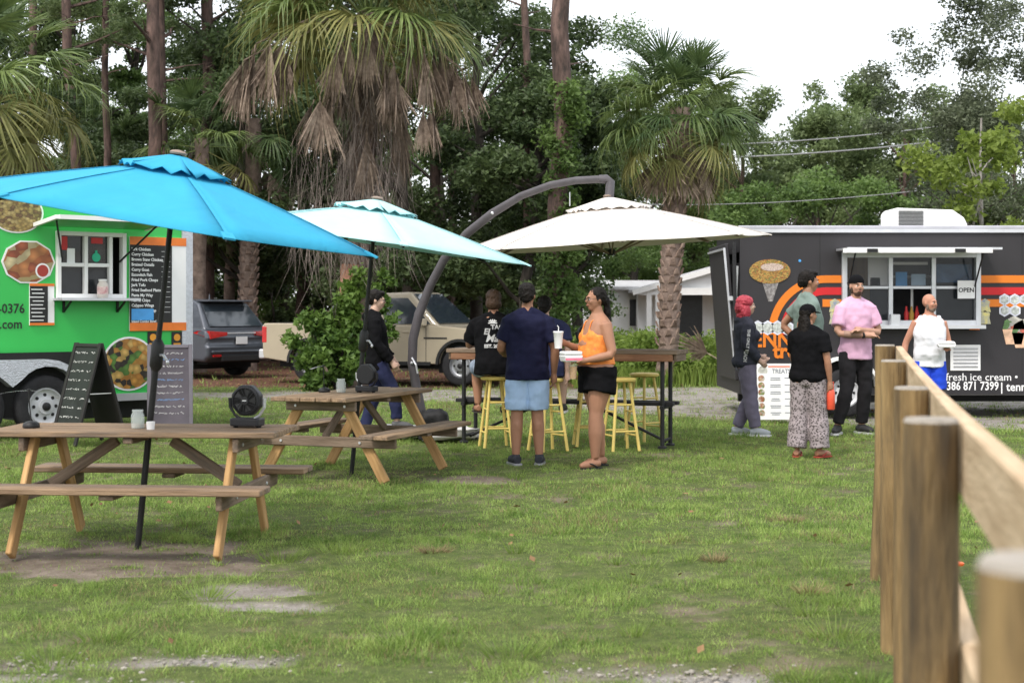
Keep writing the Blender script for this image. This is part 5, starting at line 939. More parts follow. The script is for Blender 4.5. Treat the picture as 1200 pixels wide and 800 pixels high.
# ------------------------------------------------------------------ vehicles
CARG = glassmat('car_glass', (.03, .04, .05)); TRIM = mat('black_trim', (.02, .02, .021), .55); LAMP = mat('red_lamp', (.5, .015, .015), .2, .2, 8, spec=.8)
def car_rim(parent, c, d, r, w):
    ty = wheel(parent, c, d, r, w, mat('alloy', (.33, .34, .36), .35, .1, metal=.6), holes=6); return ty
def arches(xs, r, zb):
    pass
def pickup(label, loc, rz):
    PAINT = mat('tan_paint', (.40, .345, .255), .35, .04, 2, coat=.4); e = empty('pickup_truck', loc, rz, label, 'pickup truck'); ra = .47; xr_, xf = -1.62, 1.72; zc = .41
    def arc(x): return [(x+ra*math.cos(R(a)), max(.42, zc+ra*math.sin(R(a)))) for a in range(180, -1, -15)]
    low = [(-2.68, .5)]+arc(xr_)[0:]+arc(xf)+[(2.55, .42), (2.68, .55), (2.70, .85), (2.62, 1.06), (1.35, 1.16), (1.15, 1.17), (-.74, 1.17), (-.74, 1.21), (-2.66, 1.21), (-2.72, 1.15), (-2.7, .6)]
    mb = MB(); mb.prism(low, -.93, .93, 'y'); mb.build('body', PAINT, e, bev=.045, seg=3)
    mb = MB(); mb.box((xr_, 0, .62), (1.0, 1.6, .75)); mb.box((xf, 0, .62), (1.0, 1.6, .75)); mb.box((0, 0, .42), (4.8, 1.5, .2)); mb.build('wheel_well', WELL, e)
    xs = [(-.78, 1.15), (-.62, 1.80), (.55, 1.84), (1.28, 1.15)]; vs = []
    for s_, (yb, yt) in ((-1, (.9, .72)), (1, (.9, .72))): vs += [(x, s_*(yt if z > 1.5 else yb), z) for x, z in xs]
    mb = MB(); mb.add(vs, [(0, 1, 2, 3), (7, 6, 5, 4), (1, 5, 6, 2), (0, 4, 5, 1), (2, 6, 7, 3), (0, 3, 7, 4)]); mb.build('cab', PAINT, e, bev=.05, seg=3)
    def sidew(x0, x1, x2, x3, s_):
        y = lambda z: s_*(.9+(.72-.9)*(z-1.15)/.67+.006); z0, z1 = 1.2, 1.72; mb = MB(); mb.add([(x0, y(z0), z0), (x1, y(z0), z0), (x2, y(z1), z1), (x3, y(z1), z1)]+[(x0, y(z0)-s_*.03, z0), (x1, y(z0)-s_*.03, z0), (x2, y(z1)-s_*.03, z1), (x3, y(z1)-s_*.03, z1)], [(0, 1, 2, 3), (4, 5, 6, 7), (0, 1, 5, 4), (1, 2, 6, 5), (2, 3, 7, 6), (3, 0, 4, 7)]); return mb.build('window', CARG, e)
    for s_ in (-1, 1): sidew(-.62, -.02, -.06, -.53, s_); sidew(.05, 1.08, .52, .02, s_)
    mb = MB(); f0, f1 = Vector((1.235, 0, 1.205)), Vector((.605, 0, 1.79)); n_ = Vector((.69, 0, .73))*.012; mb.add([f0+Vector((0, -.82, 0))+n_, f0+Vector((0, .82, 0))+n_, f1+Vector((0, .66, 0))+n_, f1+Vector((0, -.66, 0))+n_], [(0, 1, 2, 3)]); w_ = mb.build('windscreen', CARG, e); w_.modifiers.new('t', 'SOLIDIFY').thickness = .01
    mb = MB(); mb.box((-1.7, 0, 1.19), (1.8, 1.66, .06)); mb.build('bed_cover', WELL, e)
    for s_ in (-1, 1):
        mb = MB(); mb.box((-2.66, s_*.87, .98), (.12, .13, .34)); mb.build('tail_lamp', LAMP, e, bev=.02, seg=2)
        mb = MB(); mb.box((.98, s_*1.05, 1.24), (.12, .2, .15)); mb.build('mirror', PAINT, e, bev=.03, seg=3); mb = MB(); mb.box((.98, s_*.95, 1.18), (.06, .1, .05)); mb.build('mirror_arm', TRIM, e)
        for x in (-.1, .82): mb = MB(); mb.box((x-.25, s_*.935, 1.05), (.18, .02, .035)); mb.build('door_handle', PAINT, e, bev=.006)
        for x in (.02, 1.0, -.72): mb = MB(); mb.box((x, s_*.9305, .8), (.012, .004, .68)); mb.build('door_seam', TRIM, e)
        mb = MB(); mb.box((.15, s_*.94, .43), (1.9, .06, .07)); mb.build('side_step', TRIM, e); mb = MB(); mb.box((1.2, s_*.935, .93), (.5, .008, .03)); mb.build('badge_strip', TRIM, e)
        for x in (xr_, xf):
            pts_ = [(x+(ra+.04)*math.cos(R(a)), zc+(ra+.04)*math.sin(R(a))) for a in range(0, 181, 12)]+[(x+(ra-.015)*math.cos(R(a)), zc+(ra-.015)*math.sin(R(a))) for a in range(180, -1, -12)]; mb = MB(); y0, y1 = sorted((s_*.90, s_*.955)); mb.prism(pts_, y0, y1, 'y'); mb.build('arch_flare', TRIM, e)
            car_rim(e, (x, s_*.80, .39), (0, s_, 0), .39, .26)
        mb = MB(); mb.box((2.58, s_*.72, .88), (.22, .34, .18)); mb.build('headlamp', ALU, e, bev=.03, seg=2)
    mb = MB(); mb.box((2.66, 0, .86), (.1, 1.0, .34)); mb.build('grille', TRIM, e, bev=.02); mb = MB(); mb.box((2.68, 0, .52), (.16, 1.8, .22)); mb.build('front_bumper', PAINT, e, bev=.05, seg=2); mb = MB(); mb.box((-2.74, 0, .58), (.16, 1.8, .2)); mb.build('rear_bumper', ALU, e, bev=.03, seg=2)
    return e
pickup('tan double-cab pickup truck parked behind the vine bush', (hx(470, 31.4), 31.4, 0), R(-22))
def suv(label, loc, rz):
    PAINT = mat('slate_paint', (.085, .095, .115), .3, .05, 2, metal=.4, coat=.5); e = empty('sport_utility_car', loc, rz, label, 'car'); ra = .43; xr_, xf = 1.05, 3.9; zc = .38
    def arc(x): return [(x+ra*math.cos(R(a)), max(.34, zc+ra*math.sin(R(a)))) for a in range(180, -1, -15)]
    low = [(.12, .36)]+arc(xr_)+arc(xf)+[(4.8, .36), (4.92, .6), (4.8, .9), (3.6, 1.06), (3.3, 1.08), (.2, 1.08), (.03, 1.02), (0, .88), (.02, .75), (-.03, .68), (-.02, .46)]
    mb = MB(); mb.prism(low, -.96, .96, 'y'); mb.build('body', PAINT, e, bev=.07, seg=3)
    mb = MB(); mb.box((xr_, 0, .55), (.95, 1.7, .7)); mb.box((xf, 0, .55), (.95, 1.7, .7)); mb.box((2.4, 0, .38), (4.4, 1.5, .15)); mb.build('wheel_well', WELL, e)
    pr = [(.1, 1.04), (.55, 1.62), (.75, 1.70), (2.2, 1.74), (2.75, 1.66), (3.5, 1.06)]; vs = []
    for s_ in (-1, 1): vs += [(x, s_*(.93-.24*(z-1.04)/.7), z) for x, z in pr]
    mb = MB(); mb.add(vs, [tuple(range(6)), tuple(range(11, 5, -1))]+[(i, i+6, (i+1) % 6+6, (i+1) % 6) for i in range(6)]); mb.build('cabin', PAINT, e, bev=.06, seg=3)
    def pane(pts_, nm='window', m_=CARG): mb = MB(); mb.add(pts_, [tuple(range(len(pts_)))]); o = mb.build(nm, m_, e); o.modifiers.new('t', 'SOLIDIFY').thickness = .012; return o
    y = lambda z, s_: s_*(.93-.24*(z-1.04)/.7+.012)
    for s_ in (-1, 1):
        pane([(.95, y(1.12, s_), 1.12), (.62, y(1.45, s_), 1.45), (.95, y(1.58, s_), 1.58), (1.3, y(1.6, s_), 1.6), (1.3, y(1.12, s_), 1.12)], 'quarter_window'); pane([(1.38, y(1.12, s_), 1.12), (1.38, y(1.6, s_), 1.6), (2.15, y(1.62, s_), 1.62), (2.2, y(1.12, s_), 1.12)]); pane([(2.28, y(1.12, s_), 1.12), (2.25, y(1.62, s_), 1.62), (2.65, y(1.58, s_), 1.58), (3.15, y(1.12, s_), 1.12)])
    n_ = Vector((-.79, 0, .61))*.014; a_, b_ = Vector((.14, 0, 1.12))+n_, Vector((.48, 0, 1.56))+n_; pane([a_+Vector((0, -.76, 0)), a_+Vector((0, .76, 0)), b_+Vector((.0, .66, 0)), b_+Vector((.0, -.66, 0))], 'rear_window')
    mb = MB(); mb.box((.52, 0, 1.675), (.42, 1.3, .04)); mb.build('roof_spoiler', PAINT, e, bev=.015); mb = MB(); mb.lathe([(.02, 0), (.008, .12)], 8, (1.0, 0, 1.71)); mb.build('aerial_fin', PAINT, e)
    for s_ in (-1, 1):
        mb = MB(); mb.add([(-.035, s_*.42, .93), (-.035, s_*.42, 1.0), (-.01, s_*.9, 1.03), (.3, s_*.985, 1.03), (.42, s_*.985, .99), (.1, s_*.985, .92), (-.02, s_*.88, .86)]+[(.12, s_*.42, .93), (.12, s_*.42, 1.0), (.12, s_*.9, 1.03), (.3, s_*.92, 1.03), (.42, s_*.92, .99), (.12, s_*.92, .92), (.12, s_*.88, .86)], [(0, 1, 2, 3, 4, 5, 6), (13, 12, 11, 10, 9, 8, 7)]+[(i, (i+1) % 7, (i+1) % 7+7, i+7) for i in range(7)]); mb.build('tail_lamp', LAMP, e)
        for x in (xr_, xf): car_rim(e, (x, s_*.83, .37), (0, s_, 0), .37, .25)
        mb = MB(); mb.box((-.045, s_*.72, .5), (.03, .22, .05)); mb.build('reflector', LAMP, e)
    mb = MB(); mb.box((-.02, 0, .98), (.04, .82, .03)); mb.build('chrome_strip', ALU, e); mb = MB(); mb.box((-.035, 0, .82), (.02, .32, .16)); mb.build('number_plate', PRINTW, e); mb = MB(); mb.box((-.045, 0, .44), (.06, 1.2, .14)); mb.build('lower_bumper', TRIM, e, bev=.02); mb = MB(); mb.box((-.05, 0, .58), (.06, 1.75, .06)); mb.build('bumper_lip', PAINT, e, bev=.02)
    return e
suv('slate grey sport utility car seen from behind beside the trailer', (hx(282, 33.5), 33.5, 0), R(143))
# ------------------------------------------------------------------ people
SKIN = {}
def skin(name, c): return mat('skin_'+name, c, .55, .08, 9, .05, 80, spec=.35)
SK_L = skin('light', (.43, .24, .165)); SK_M = skin('tan', (.33, .165, .10)); SK_P = skin('pale', (.52, .34, .26)); SK_R = skin('ruddy', (.43, .205, .135))
HB = mat('black_hair', (.010, .008, .007), .6, .5, 12, .6, 60, stretch=(1, 1, .25), spec=.15); HBR = mat('brown_hair', (.06, .032, .018), .6, .4, 12, .7, 60, stretch=(1, 1, .3)); HRED = mat('dyed_red_hair', (.40, .02, .045), .5, .4, 10, .7, 60, stretch=(1, 1, .3), col2=(.58, .07, .10))
EYEK = mat('eye_dark', (.02, .015, .012), .2); LIPS = mat('lip', (.33, .11, .09), .5)
def cloth(name, c, var=.15, b=.55, col2=None): return mat(name, c, .85, var, 3, b, 9, col2=col2, spec=.2)
CT = bpy.data.textures.new('folds', 'CLOUDS'); CT.noise_scale = .11; CT.noise_depth = 1; HT = bpy.data.textures.new('locks', 'CLOUDS'); HT.noise_scale = .025; HT.noise_depth = 1
def blob(name, mb, m, parent, vox=.008, smooth=4, disp=None, dec=0):
    me = mb.mesh(name); o = link(name, me, parent, m); r_ = o.modifiers.new('skin', 'REMESH'); r_.mode = 'VOXEL'; r_.voxel_size = vox; r_.use_smooth_shade = True
    if smooth: s_ = o.modifiers.new('soft', 'SMOOTH'); s_.factor = .5; s_.iterations = smooth
    if dec: d_ = o.modifiers.new('light', 'DECIMATE'); d_.ratio = dec
    if disp: d_ = o.modifiers.new('fold', 'DISPLACE'); d_.texture = disp[0]; d_.strength = disp[1]; d_.mid_level = disp[2]; d_.texture_coords = 'LOCAL'
    return o
def loft(mb, rings, n=16):
    """rings: centre, rx, ry (horizontal ellipses), closed ends"""
    vs = []
    for c, rx, ry in rings:
        for k in range(n): a = 2*math.pi*k/n; vs.append((c[0]+rx*math.cos(a), c[1]+ry*math.sin(a), c[2]))
    fs = [(i*n+k, i*n+(k+1) % n, (i+1)*n+(k+1) % n, (i+1)*n+k) for i in range(len(rings)-1) for k in range(n)]+[tuple(reversed(range(n))), tuple(range((len(rings)-1)*n, len(rings)*n))]
    mb.add(vs, fs)
def limb(mb, a, b, c, ra, rab, rb, rbc, rc, n=12, t1=1.0, inf=0):
    """bent limb a-b-c; t1 = how far along (0..2) it reaches"""
    a, b, c = Vector(a), Vector(b), Vector(c); P = [(0, a, ra), (.45, a.lerp(b, .45), rab), (.9, a.lerp(b, .9), rb), (1.1, b.lerp(c, .1), rb), (1.4, b.lerp(c, .4), rbc), (2, c, rc)]; pts = []; rr = []
    for i, (t_, p_, r_) in enumerate(P):
        if t_ <= t1: pts.append(p_); rr.append(r_+inf)
        else:
            t0, p0, r0 = P[i-1]; f_ = (t1-t0)/(t_-t0); pts.append(p0.lerp(p_, f_)); rr.append(r0+(r_-r0)*f_+inf); break
    mb.tube(pts, rr, n)
BASE = dict(hipL=(-.088, 0, .90), hipR=(.088, 0, .90), knL=(-.10, .02, .49), knR=(.10, .02, .49), anL=(-.105, -.02, .085), anR=(.105, -.02, .085), ftL=(-.12, 1), ftR=(.12, 1),
            shL=(-.165, 0, 1.395), shR=(.165, 0, 1.395), elL=(-.225, -.03, 1.13), elR=(.225, -.03, 1.13), wrL=(-.235, .05, .89), wrR=(.235, .05, .89), hdL=(0, .2, -1), hdR=(0, .2, -1))
TORSO = [(.82, .15, .105, 0), (.90, .168, .12, -.005), (.98, .162, .115, 0), (1.08, .142, .102, .005), (1.20, .152, .110, .008), (1.32, .172, .115, .0), (1.40, .165, .098, -.01), (1.45, .11, .075, -.012), (1.49, .062, .062, -.006)]
def person(label, px, pyf, H, yaw, pose=None, sk=SK_L, fem=0, bulk=1.0, belly=0, root=(0, 0, 0), lean=(0, 0), head=(0, 0, 0), hair=None, hairm=HB, top=None, bottom=None, shoes=None, glasses=False, beard=None, cap=None, Y=None, extra=None, group=None, curl=.5, face=True, leg=1.0):
    s = H/1.75; Yw = Y if Y else F*CH/(pyf-HZ); X = (px-600)*Yw/F; e = empty('person', (X, Yw, 0), R(yaw), label, 'person', group); e.scale = (s, s, s)
    J = dict(BASE); J.update(pose or {}); J = {k: Vector(v) if len(v) == 3 else v for k, v in J.items()}; rt = Vector(root)
    def sp(z): f_ = max(0, (z-.9)/.5); return rt+Vector((lean[0]*f_, lean[1]*f_, 0))
    for k in ('shL', 'shR'): 
        if not (pose and k in pose): J[k] = J[k]+sp(1.41)
    hw = 1+.10*fem
    def rings(inf=0, z0=0, z1=9, box=0):
        out = []
        T = TORSO
        for z, rx, ry, yo in T:
            if z < z0-.001 or z > z1+.001: continue
            w_ = rx*bulk; d_ = ry*bulk
            if fem: w_ *= (1.12 if z < 1.0 else .92 if z < 1.25 else .92); d_ *= 1.0
            if belly and 0.92 < z < 1.28: d_ += belly; yo = yo+belly*.6
            if box: w_ = max(w_, .158*bulk) if z < 1.42 else w_; d_ = max(d_, .112*bulk) if z < 1.36 else d_
            c = sp(z)+Vector((0, yo, z)); out.append((c, w_+inf, d_+inf))
        return out
    # --- body
    mb = MB(); loft(mb, rings()); nb = sp(1.47)+Vector((0, -.006, 1.45)); hc = sp(1.5)+Vector((0, .012+head[1]*.05, 1.635)); mb.tube([nb-Vector((0, 0, .03)), hc-Vector((0, .012, .07))], [.062*min(bulk, 1.1), .054], 12)
    HR = Euler((R(-head[1]*30), R(head[2]), R(head[0]))).to_matrix()
    def hp(x, y, z): return hc+HR @ Vector((x, y, z))
    H4 = HR
    mb.ell(hp(0, -.012, .028), (.073, .092, .092), 16, H4); mb.ell(hp(0, .022, -.02), (.062, .072, .085), 16, H4); mb.ell(hp(0, .040, -.072), (.042, .048, .036), 12, H4); mb.tube([hp(0, .088, .022), hp(0, .106, -.012), hp(0, .094, -.022)], [.009, .0135, .009], 8)
    for q in (-1, 1): mb.ell(hp(q*.073, -.008, -.004), (.010, .018, .030), 8, H4); mb.ell(hp(q*.032, .07, -.018), (.026, .024, .024), 8, H4)
    mb.ell(hp(0, .083, .030), (.045, .015, .014), 8, H4); mb.ell(hp(0, .085, -.05), (.022, .014, .012), 8, H4)
    ab = bulk**.7
    for q in 'LR': mb.tube([nb+Vector((0, -.015, .05)), (nb+Vector((0, -.015, .03))).lerp(Vector(J['sh'+q]), .5)+Vector((0, 0, -.006)), Vector(J['sh'+q])+Vector((0, 0, -.012))], [.045, .05, .05], 10)
    for q in 'LR':
        limb(mb, J['sh'+q], J['el'+q], J['wr'+q], .056*ab, .048*ab, .039*ab, .039*ab, .0265, t1=2)
        w_ = Vector(J['wr'+q]); d = Vector(J['hd'+q]).normalized(); sx = -1 if q == 'L' else 1; fw = Vector((0, 1, 0)); side = d.cross(fw)
        if side.length < .2: side = d.cross(Vector((1, 0, 0)))
        side.normalize(); nr = side.cross(d).normalized()   # side: across the knuckles
        th = nr if True else side
        # palm: across = nr (thumb towards body front), thickness = side
        mb.tube([w_-d*.01, w_+d*.035, w_+d*.085], [.027, .036, .036], 12, flat=1); 
        inw = side*(1 if q == 'R' else -1)
        inw = inw if inw.dot(Vector((-sx, 0, 0))) > 0 or abs(inw.x) < .2 else -inw
        for k, (o_, L_) in enumerate(((.027, .072), (.009, .082), (-.009, .076), (-.026, .060))):
            b0 = w_+d*.082+nr*o_; d1 = (d*(1-.35*curl)+inw*.6*curl).normalized(); d2 = (d*(1-1.1*curl)+inw*1.1*curl).normalized(); mb.tube([b0-d*.02, b0+d1*L_*.5, b0+d1*L_*.5+d2*L_*.5], [.0095, .0088, .0075], 8)
        b0 = w_+d*.03+nr*.026; mb.tube([b0-nr*.012, b0+nr*.022+d*.03+inw*.008, b0+nr*.026+d*.062+inw*.018], [.0135, .0105, .0085], 8)
    lb = bulk**.6*leg
    for q in 'LR':
        limb(mb, J['hip'+q], J['kn'+q], J['an'+q], .088*lb*hw, .078*lb*hw, .056*lb, .056*lb, .038, t1=2, n=14)
        a_ = Vector(J['an'+q]); kn_ = Vector(J['kn'+q]); back = Vector((-J['ft'+q][0], -J['ft'+q][1], 0)).normalized(); mb.ell(kn_.lerp(a_, .32)+back*.022, (.046*lb, .046*lb, .09), 10)
        f_ = Vector((J['ft'+q][0], J['ft'+q][1], 0)).normalized(); pz = -a_.z+.03+(a_.z-.085); mb.tube([a_-f_*.055+Vector((0, 0, -.045)), a_+f_*.04+Vector((0, 0, -.05)), a_+f_*.13+Vector((0, 0, -.058)), a_+f_*.18+Vector((0, 0, -.066))], [.034, .040, .038, .02], 10)
    for q in (-1, 1):
        if fem: mb.ell(sp(1.27)+Vector((q*.075, .088, 1.265)), (.068, .058, .062), 12)
        if fem: mb.ell(rt+Vector((q*.08, -.06, .90)), (.085, .08, .10), 12)
        else: mb.ell(rt+Vector((q*.075, -.045, .89)), (.08, .075, .09), 12)
    body = blob('body', mb, sk, e, .0085, 3, dec=.3)
    # --- face
    if face:
        for q in (-1, 1):
            m_ = MB(); m_.ell(hp(q*.031, .0835, .006), (.013, .007, .0065), 8, H4); m_.build('eye', WHITE, e, smooth=True); m_ = MB(); m_.ell(hp(q*.031, .0885, .006), (.006, .004, .006), 8, H4); m_.build('iris', EYEK, e); m_ = MB(); m_.tube([hp(q*.014, .099, .026), hp(q*.032, .096, .031), hp(q*.05, .082, .026)], [.003, .0045, .002], 6); m_.build('eyebrow', hairm if hairm is not HRED else HBR, e)
        m_ = MB(); m_.ell(hp(0, .096, -.049), (.021, .007, .0065), 10, H4); m_.build('mouth', LIPS, e, smooth=True)
    if beard:
        m_ = MB(); m_.ell(hp(0, .036, -.078), (.048, .052, .038), 12, H4); m_.ell(hp(0, .082, -.066), (.028, .02, .024), 10, H4); m_.ell(hp(0, .094, -.036), (.026, .009, .007), 8, H4)
        for q in (-1, 1): m_.ell(hp(q*.06, .012, -.045), (.012, .026, .045), 8, H4)
        blob('beard', m_, beard, e, .006, 2)
    if glasses:
        m_ = MB()
        for q in (-1, 1):
            c_ = [hp(q*(.031+.022*math.cos(R(a))), .103, .004+.017*math.sin(R(a))) for a in range(0, 361, 45)]; m_.tube(c_, .0022, 6, cap=False); m_.tube([hp(q*.053, .102, .008), hp(q*.076, .06, .01), hp(q*.078, -.01, .008)], .002, 6)
        m_.tube([hp(-.009, .104, .008), hp(.009, .104, .008)], .002, 6); m_.build('glasses', PRINTK, e)
    # --- hair: list of ellipsoids in head space
    if hair:
        m_ = MB()
        for c_, r_ in hair: m_.ell(hp(*c_), r_, 14, H4)
        blob('hair', m_, hairm, e, .0075, 1, (HT, .014, .45))
    if cap:
        m_ = MB(); vs = []; m_.ell(hp(0, -.012, .05), (.084, .104, .082), 18, H4); m_.v = [v for v in m_.v]; c0 = hp(0, 0, .035)
        m_.v = [tuple(Vector(v)-(HR @ Vector((0, 0, 1)))*min(0, (HR.transposed() @ (Vector(v)-c0)).z)) for v in m_.v]; o = m_.build('cap', cap[0], e, smooth=True)
        m_ = MB(); dy = cap[1]; pts_ = [(x, dy*(.085+.075*math.sqrt(max(0, 1-(x/.075)**2)))) for x in np.linspace(-.075, .075, 9)]; base_ = [(.078, dy*.05), (-.078, dy*.05)]; poly = pts_+base_; lo = [hp(x, y, .034-.012*(abs(y)-.05)/.1) for x, y in poly]; hi = [hp(x, y, .041-.012*(abs(y)-.05)/.1) for x, y in poly]; n_ = len(poly); m_.add(lo+hi, [tuple(range(n_)), tuple(range(2*n_-1, n_-1, -1))]+[(i, (i+1) % n_, (i+1) % n_+n_, i+n_) for i in range(n_)]); m_.build('cap_peak', cap[0], o)
    # --- top
    if top:
        t_ = dict(sleeve=.62, hem=.82, inf=.014, m=None, neck=1.455, name='shirt', box=1, sinf=.016, hood=False, collar=None); t_.update(top); m_ = MB(); rg = rings(t_['inf'], t_['hem'], t_['neck'], t_['box'])
        if t_['hem'] < .9: rg[0] = (rg[0][0], rg[1][1]*1.0, rg[1][2]*1.0)
        loft(m_, rg, 20)
        if fem:
            for q in (-1, 1): m_.ell(sp(1.27)+Vector((q*.075, .088, 1.265)), (.068+t_['inf'], .058+t_['inf']*.8, .064+t_['inf']), 12)
        if t_['hem'] < .93 and bottom:
            for q in (-1, 1): m_.ell(rt+Vector((q*.078, -.052 if fem else -.042, .925)), (.094*bulk+t_['inf'], .088+t_['inf'], .10), 14)
        if t_['sleeve'] > 0:
            for q in 'LR':
                limb(m_, Vector(J['sh'+q]), J['el'+q], J['wr'+q], .054*ab, .056*ab, .050*ab if t_['sleeve'] < 1 else .042*ab, .045*ab, .034, t1=t_['sleeve'], inf=t_['sinf'])
                m_.ell(Vector(J['sh'+q])+Vector((0, 0, -.008)), (.056*ab+t_['sinf']*.5,)*3, 12); m_.tube([nb+Vector((0, -.018, .03)), (nb+Vector((0, -.015, .025))).lerp(Vector(J['sh'+q]), .5)+Vector((0, 0, -.004)), Vector(J['sh'+q])+Vector((0, 0, -.01))], [.064, .072, .068], 10)
        m_.tube([nb+Vector((0, -.006, -.05)), nb+Vector((0, -.012, .0)), nb+Vector((0, -.014, .035))], [.12, .098, .074], 14)
        if t_['hood']: m_.ell(sp(1.47)+Vector((0, -.075, 1.45)), (.11, .07, .06), 12); m_.ell(sp(1.47)+Vector((0, 0, 1.475)), (.085, .08, .035), 12)
        if t_['collar']: m_.tube([sp(1.48)+Vector((0, -.006, 1.455)), sp(1.48)+Vector((0, 0, 1.50))], [.082, .072], 14)
        sh_ = blob(t_['name'], m_, t_['m'], e, .011, t_.get('sm', 4), (CT, .03, .4))
    if bottom:
        b_ = dict(len=2, inf=.016, m=None, waist=.98, name='trousers', flare=0); b_.update(bottom); m_ = MB(); rg = rings(b_['inf'] if not top else .006, .82, b_['waist'] if not top else .91); loft(m_, rg, 20)
        for q in (-1, 1): m_.ell(rt+Vector((q*.08, -.055 if fem else -.045, .89)), ((.088+b_['inf'], .08+b_['inf'], .095+b_['inf']) if not top else (.09, .084, .09)), 12)
        for q in 'LR':
            k_ = b_['flare']; limb(m_, J['hip'+q], J['kn'+q], J['an'+q], .092*lb*hw, .082*lb*hw+b_.get('th', 0), (.064+b_.get('kn', 0))*lb, (.062+b_.get('kn', 0)+k_*.3)*lb, .05+k_, t1=b_['len'], n=14, inf=b_['inf'])
        blob(b_['name'], m_, b_['m'], e, .011, 4, (CT, .024, .42))
    if shoes:
        for q in 'LR':
            m_ = MB(); a_ = Vector(J['an'+q]); f_ = Vector((J['ft'+q][0], J['ft'+q][1], 0)).normalized(); rgt = Vector((f_.y, -f_.x, 0))
            if shoes[1] == 'flip':
                pl = [(-.07, -.03), (-.05, -.042), (.08, -.045), (.17, -.04), (.195, 0), (.17, .042), (.08, .044), (-.05, .04), (-.07, .03)]; lo = [a_+f_*u+rgt*v+Vector((0, 0, -.098)) for u, v in pl]; hi = [p_+Vector((0, 0, .014)) for p_ in lo]; n_ = len(pl); m_.add(lo+hi, [tuple(range(n_)), tuple(range(2*n_-1, n_-1, -1))]+[(i, (i+1) % n_, (i+1) % n_+n_, i+n_) for i in range(n_)]); m_.build('flip_flop', shoes[0], e); m_ = MB()
                for v in (-1, 1): m_.tube([a_+f_*.13+Vector((0, 0, -.03)), a_+f_*.06+rgt*v*.05+Vector((0, 0, -.05)), a_+f_*.0+rgt*v*.045+Vector((0, 0, -.08))], .007, 6)
                m_.build('strap', shoes[0], e)
            else:
                m_.tube([a_-f_*.06+Vector((0, 0, -.04)), a_+f_*.04+Vector((0, 0, -.038)), a_+f_*.13+Vector((0, 0, -.052)), a_+f_*.19+Vector((0, 0, -.06))], [.042, .048, .044, .024], 12); m_.tube([a_+Vector((0, 0, -.06)), a_+Vector((0, 0, .01))], [.046, .044], 12); blob('shoe', m_, shoes[0], e, .008, 2)
                pl = [(-.095, -.03), (-.08, -.042), (.08, -.048), (.17, -.042), (.205, 0), (.17, .044), (.08, .047), (-.08, .042), (-.095, .03)]; m_ = MB(); lo = [a_+f_*u+rgt*v+Vector((0, 0, -.1)) for u, v in pl]; hi = [p_+Vector((0, 0, .024)) for p_ in lo]; n_ = len(pl); m_.add(lo+hi, [tuple(range(n_)), tuple(range(2*n_-1, n_-1, -1))]+[(i, (i+1) % n_, (i+1) % n_+n_, i+n_) for i in range(n_)]); m_.build('sole', shoes[2] if len(shoes) > 2 else PRINTW, e)
    return e, J, sp, hp
SHORT = [((0, -.022, .052), (.083, .098, .082)), ((0, -.055, .01), (.078, .068, .075)), ((0, .045, .095), (.06, .045, .03)), ((-.068, .0, .03), (.014, .035, .045)), ((.068, 0, .03), (.014, .035, .045))]
BLKC = mat('black_cotton', (.006, .006, .007), .9, .2, 3, .4, 9, spec=.08); 
def wpos(e, v): return Matrix.Translation(e.location) @ e.rotation_euler.to_matrix().to_4x4() @ Matrix.Diagonal((*e.scale, 1)) @ Vector(v)
# man in navy shirt, back to camera
person('man in navy T-shirt and light blue shorts standing with back turned', 618, 543, 1.74, 4, sk=SK_M, bulk=1.17, hair=SHORT+[((0, -.085, -.02), (.06, .03, .05))], hairm=HB,
       pose=dict(anL=(-.115, -.02, .085), anR=(.115, -.02, .085), ftL=(-.25, 1), ftR=(.2, 1), elL=(-.26, .02, 1.13), wrL=(-.20, .22, 1.06), elR=(.27, -.03, 1.12), wrR=(.265, .05, .87), hdL=(.3, .9, .1), hdR=(0, .2, -1)),
       top=dict(m=cloth('navy_cotton', (.008, .009, .032)), sleeve=.75, hem=.82, inf=.02, sinf=.025, name='shirt'), bottom=dict(m=cloth('light_denim', (.36, .50, .72)), len=.92, inf=.022, th=.012, kn=.018, name='shorts'), shoes=(mat('dark_trainer', (.02, .022, .03), .7, .3, 12), 'shoe', mat('grey_sole', (.3, .3, .32), .7)), head=(-14, 0, 0))
# seated person in black T-shirt at the bar table
def seat_pose(zs, spread=.1, foot=.35, fz=.30): return dict(hipL=(-.09, .0, zs+.10), hipR=(.09, .0, zs+.10), knL=(-spread-.06, .40, zs+.08), knR=(spread+.06, .40, zs+.08), anL=(-spread-.05, foot, zs-.33), anR=(spread+.05, foot, zs-.33))
zs = .77; sc = 1.71/1.75; dz = zs/sc-.80
ps = seat_pose(zs/sc); ps.update(shL=(-.18, .10, 1.39+dz), shR=(.18, .10, 1.39+dz), elL=(-.27, .20, 1.14+dz), wrL=(-.17, .40, 1.17+dz), elR=(.26, .18, 1.14+dz), wrR=(.14, .40, 1.17+dz), hdL=(.6, .8, 0), hdR=(-.6, .8, 0))
pe2, J2, sp2, hp2 = person('seated man in black lettered T-shirt and denim shorts, back turned', 579, 0, 1.71, 6, Y=16.72, pose=ps, root=(0, -.02, dz), lean=(0, .10), sk=SK_M, bulk=1.2, hair=[((0, -.03, .05), (.09, .10, .085)), ((0, -.07, -.01), (.082, .06, .085)), ((-.05, -.05, -.03), (.04, .05, .06)), ((.05, -.05, -.03), (.04, .05, .06))], hairm=HBR,
       top=dict(m=BLKC, sleeve=.85, inf=.022, sinf=.022, hem=.82, name='shirt'), bottom=dict(m=cloth('acid_denim', (.18, .24, .34), .4, col2=(.45, .5, .58)), len=.85, inf=.02, th=.01, kn=.012, name='shorts'), shoes=(mat('sandal', (.05, .04, .035), .8), 'flip'))
sh2 = [c for c in pe2.children if c.name.startswith('shirt')][0]
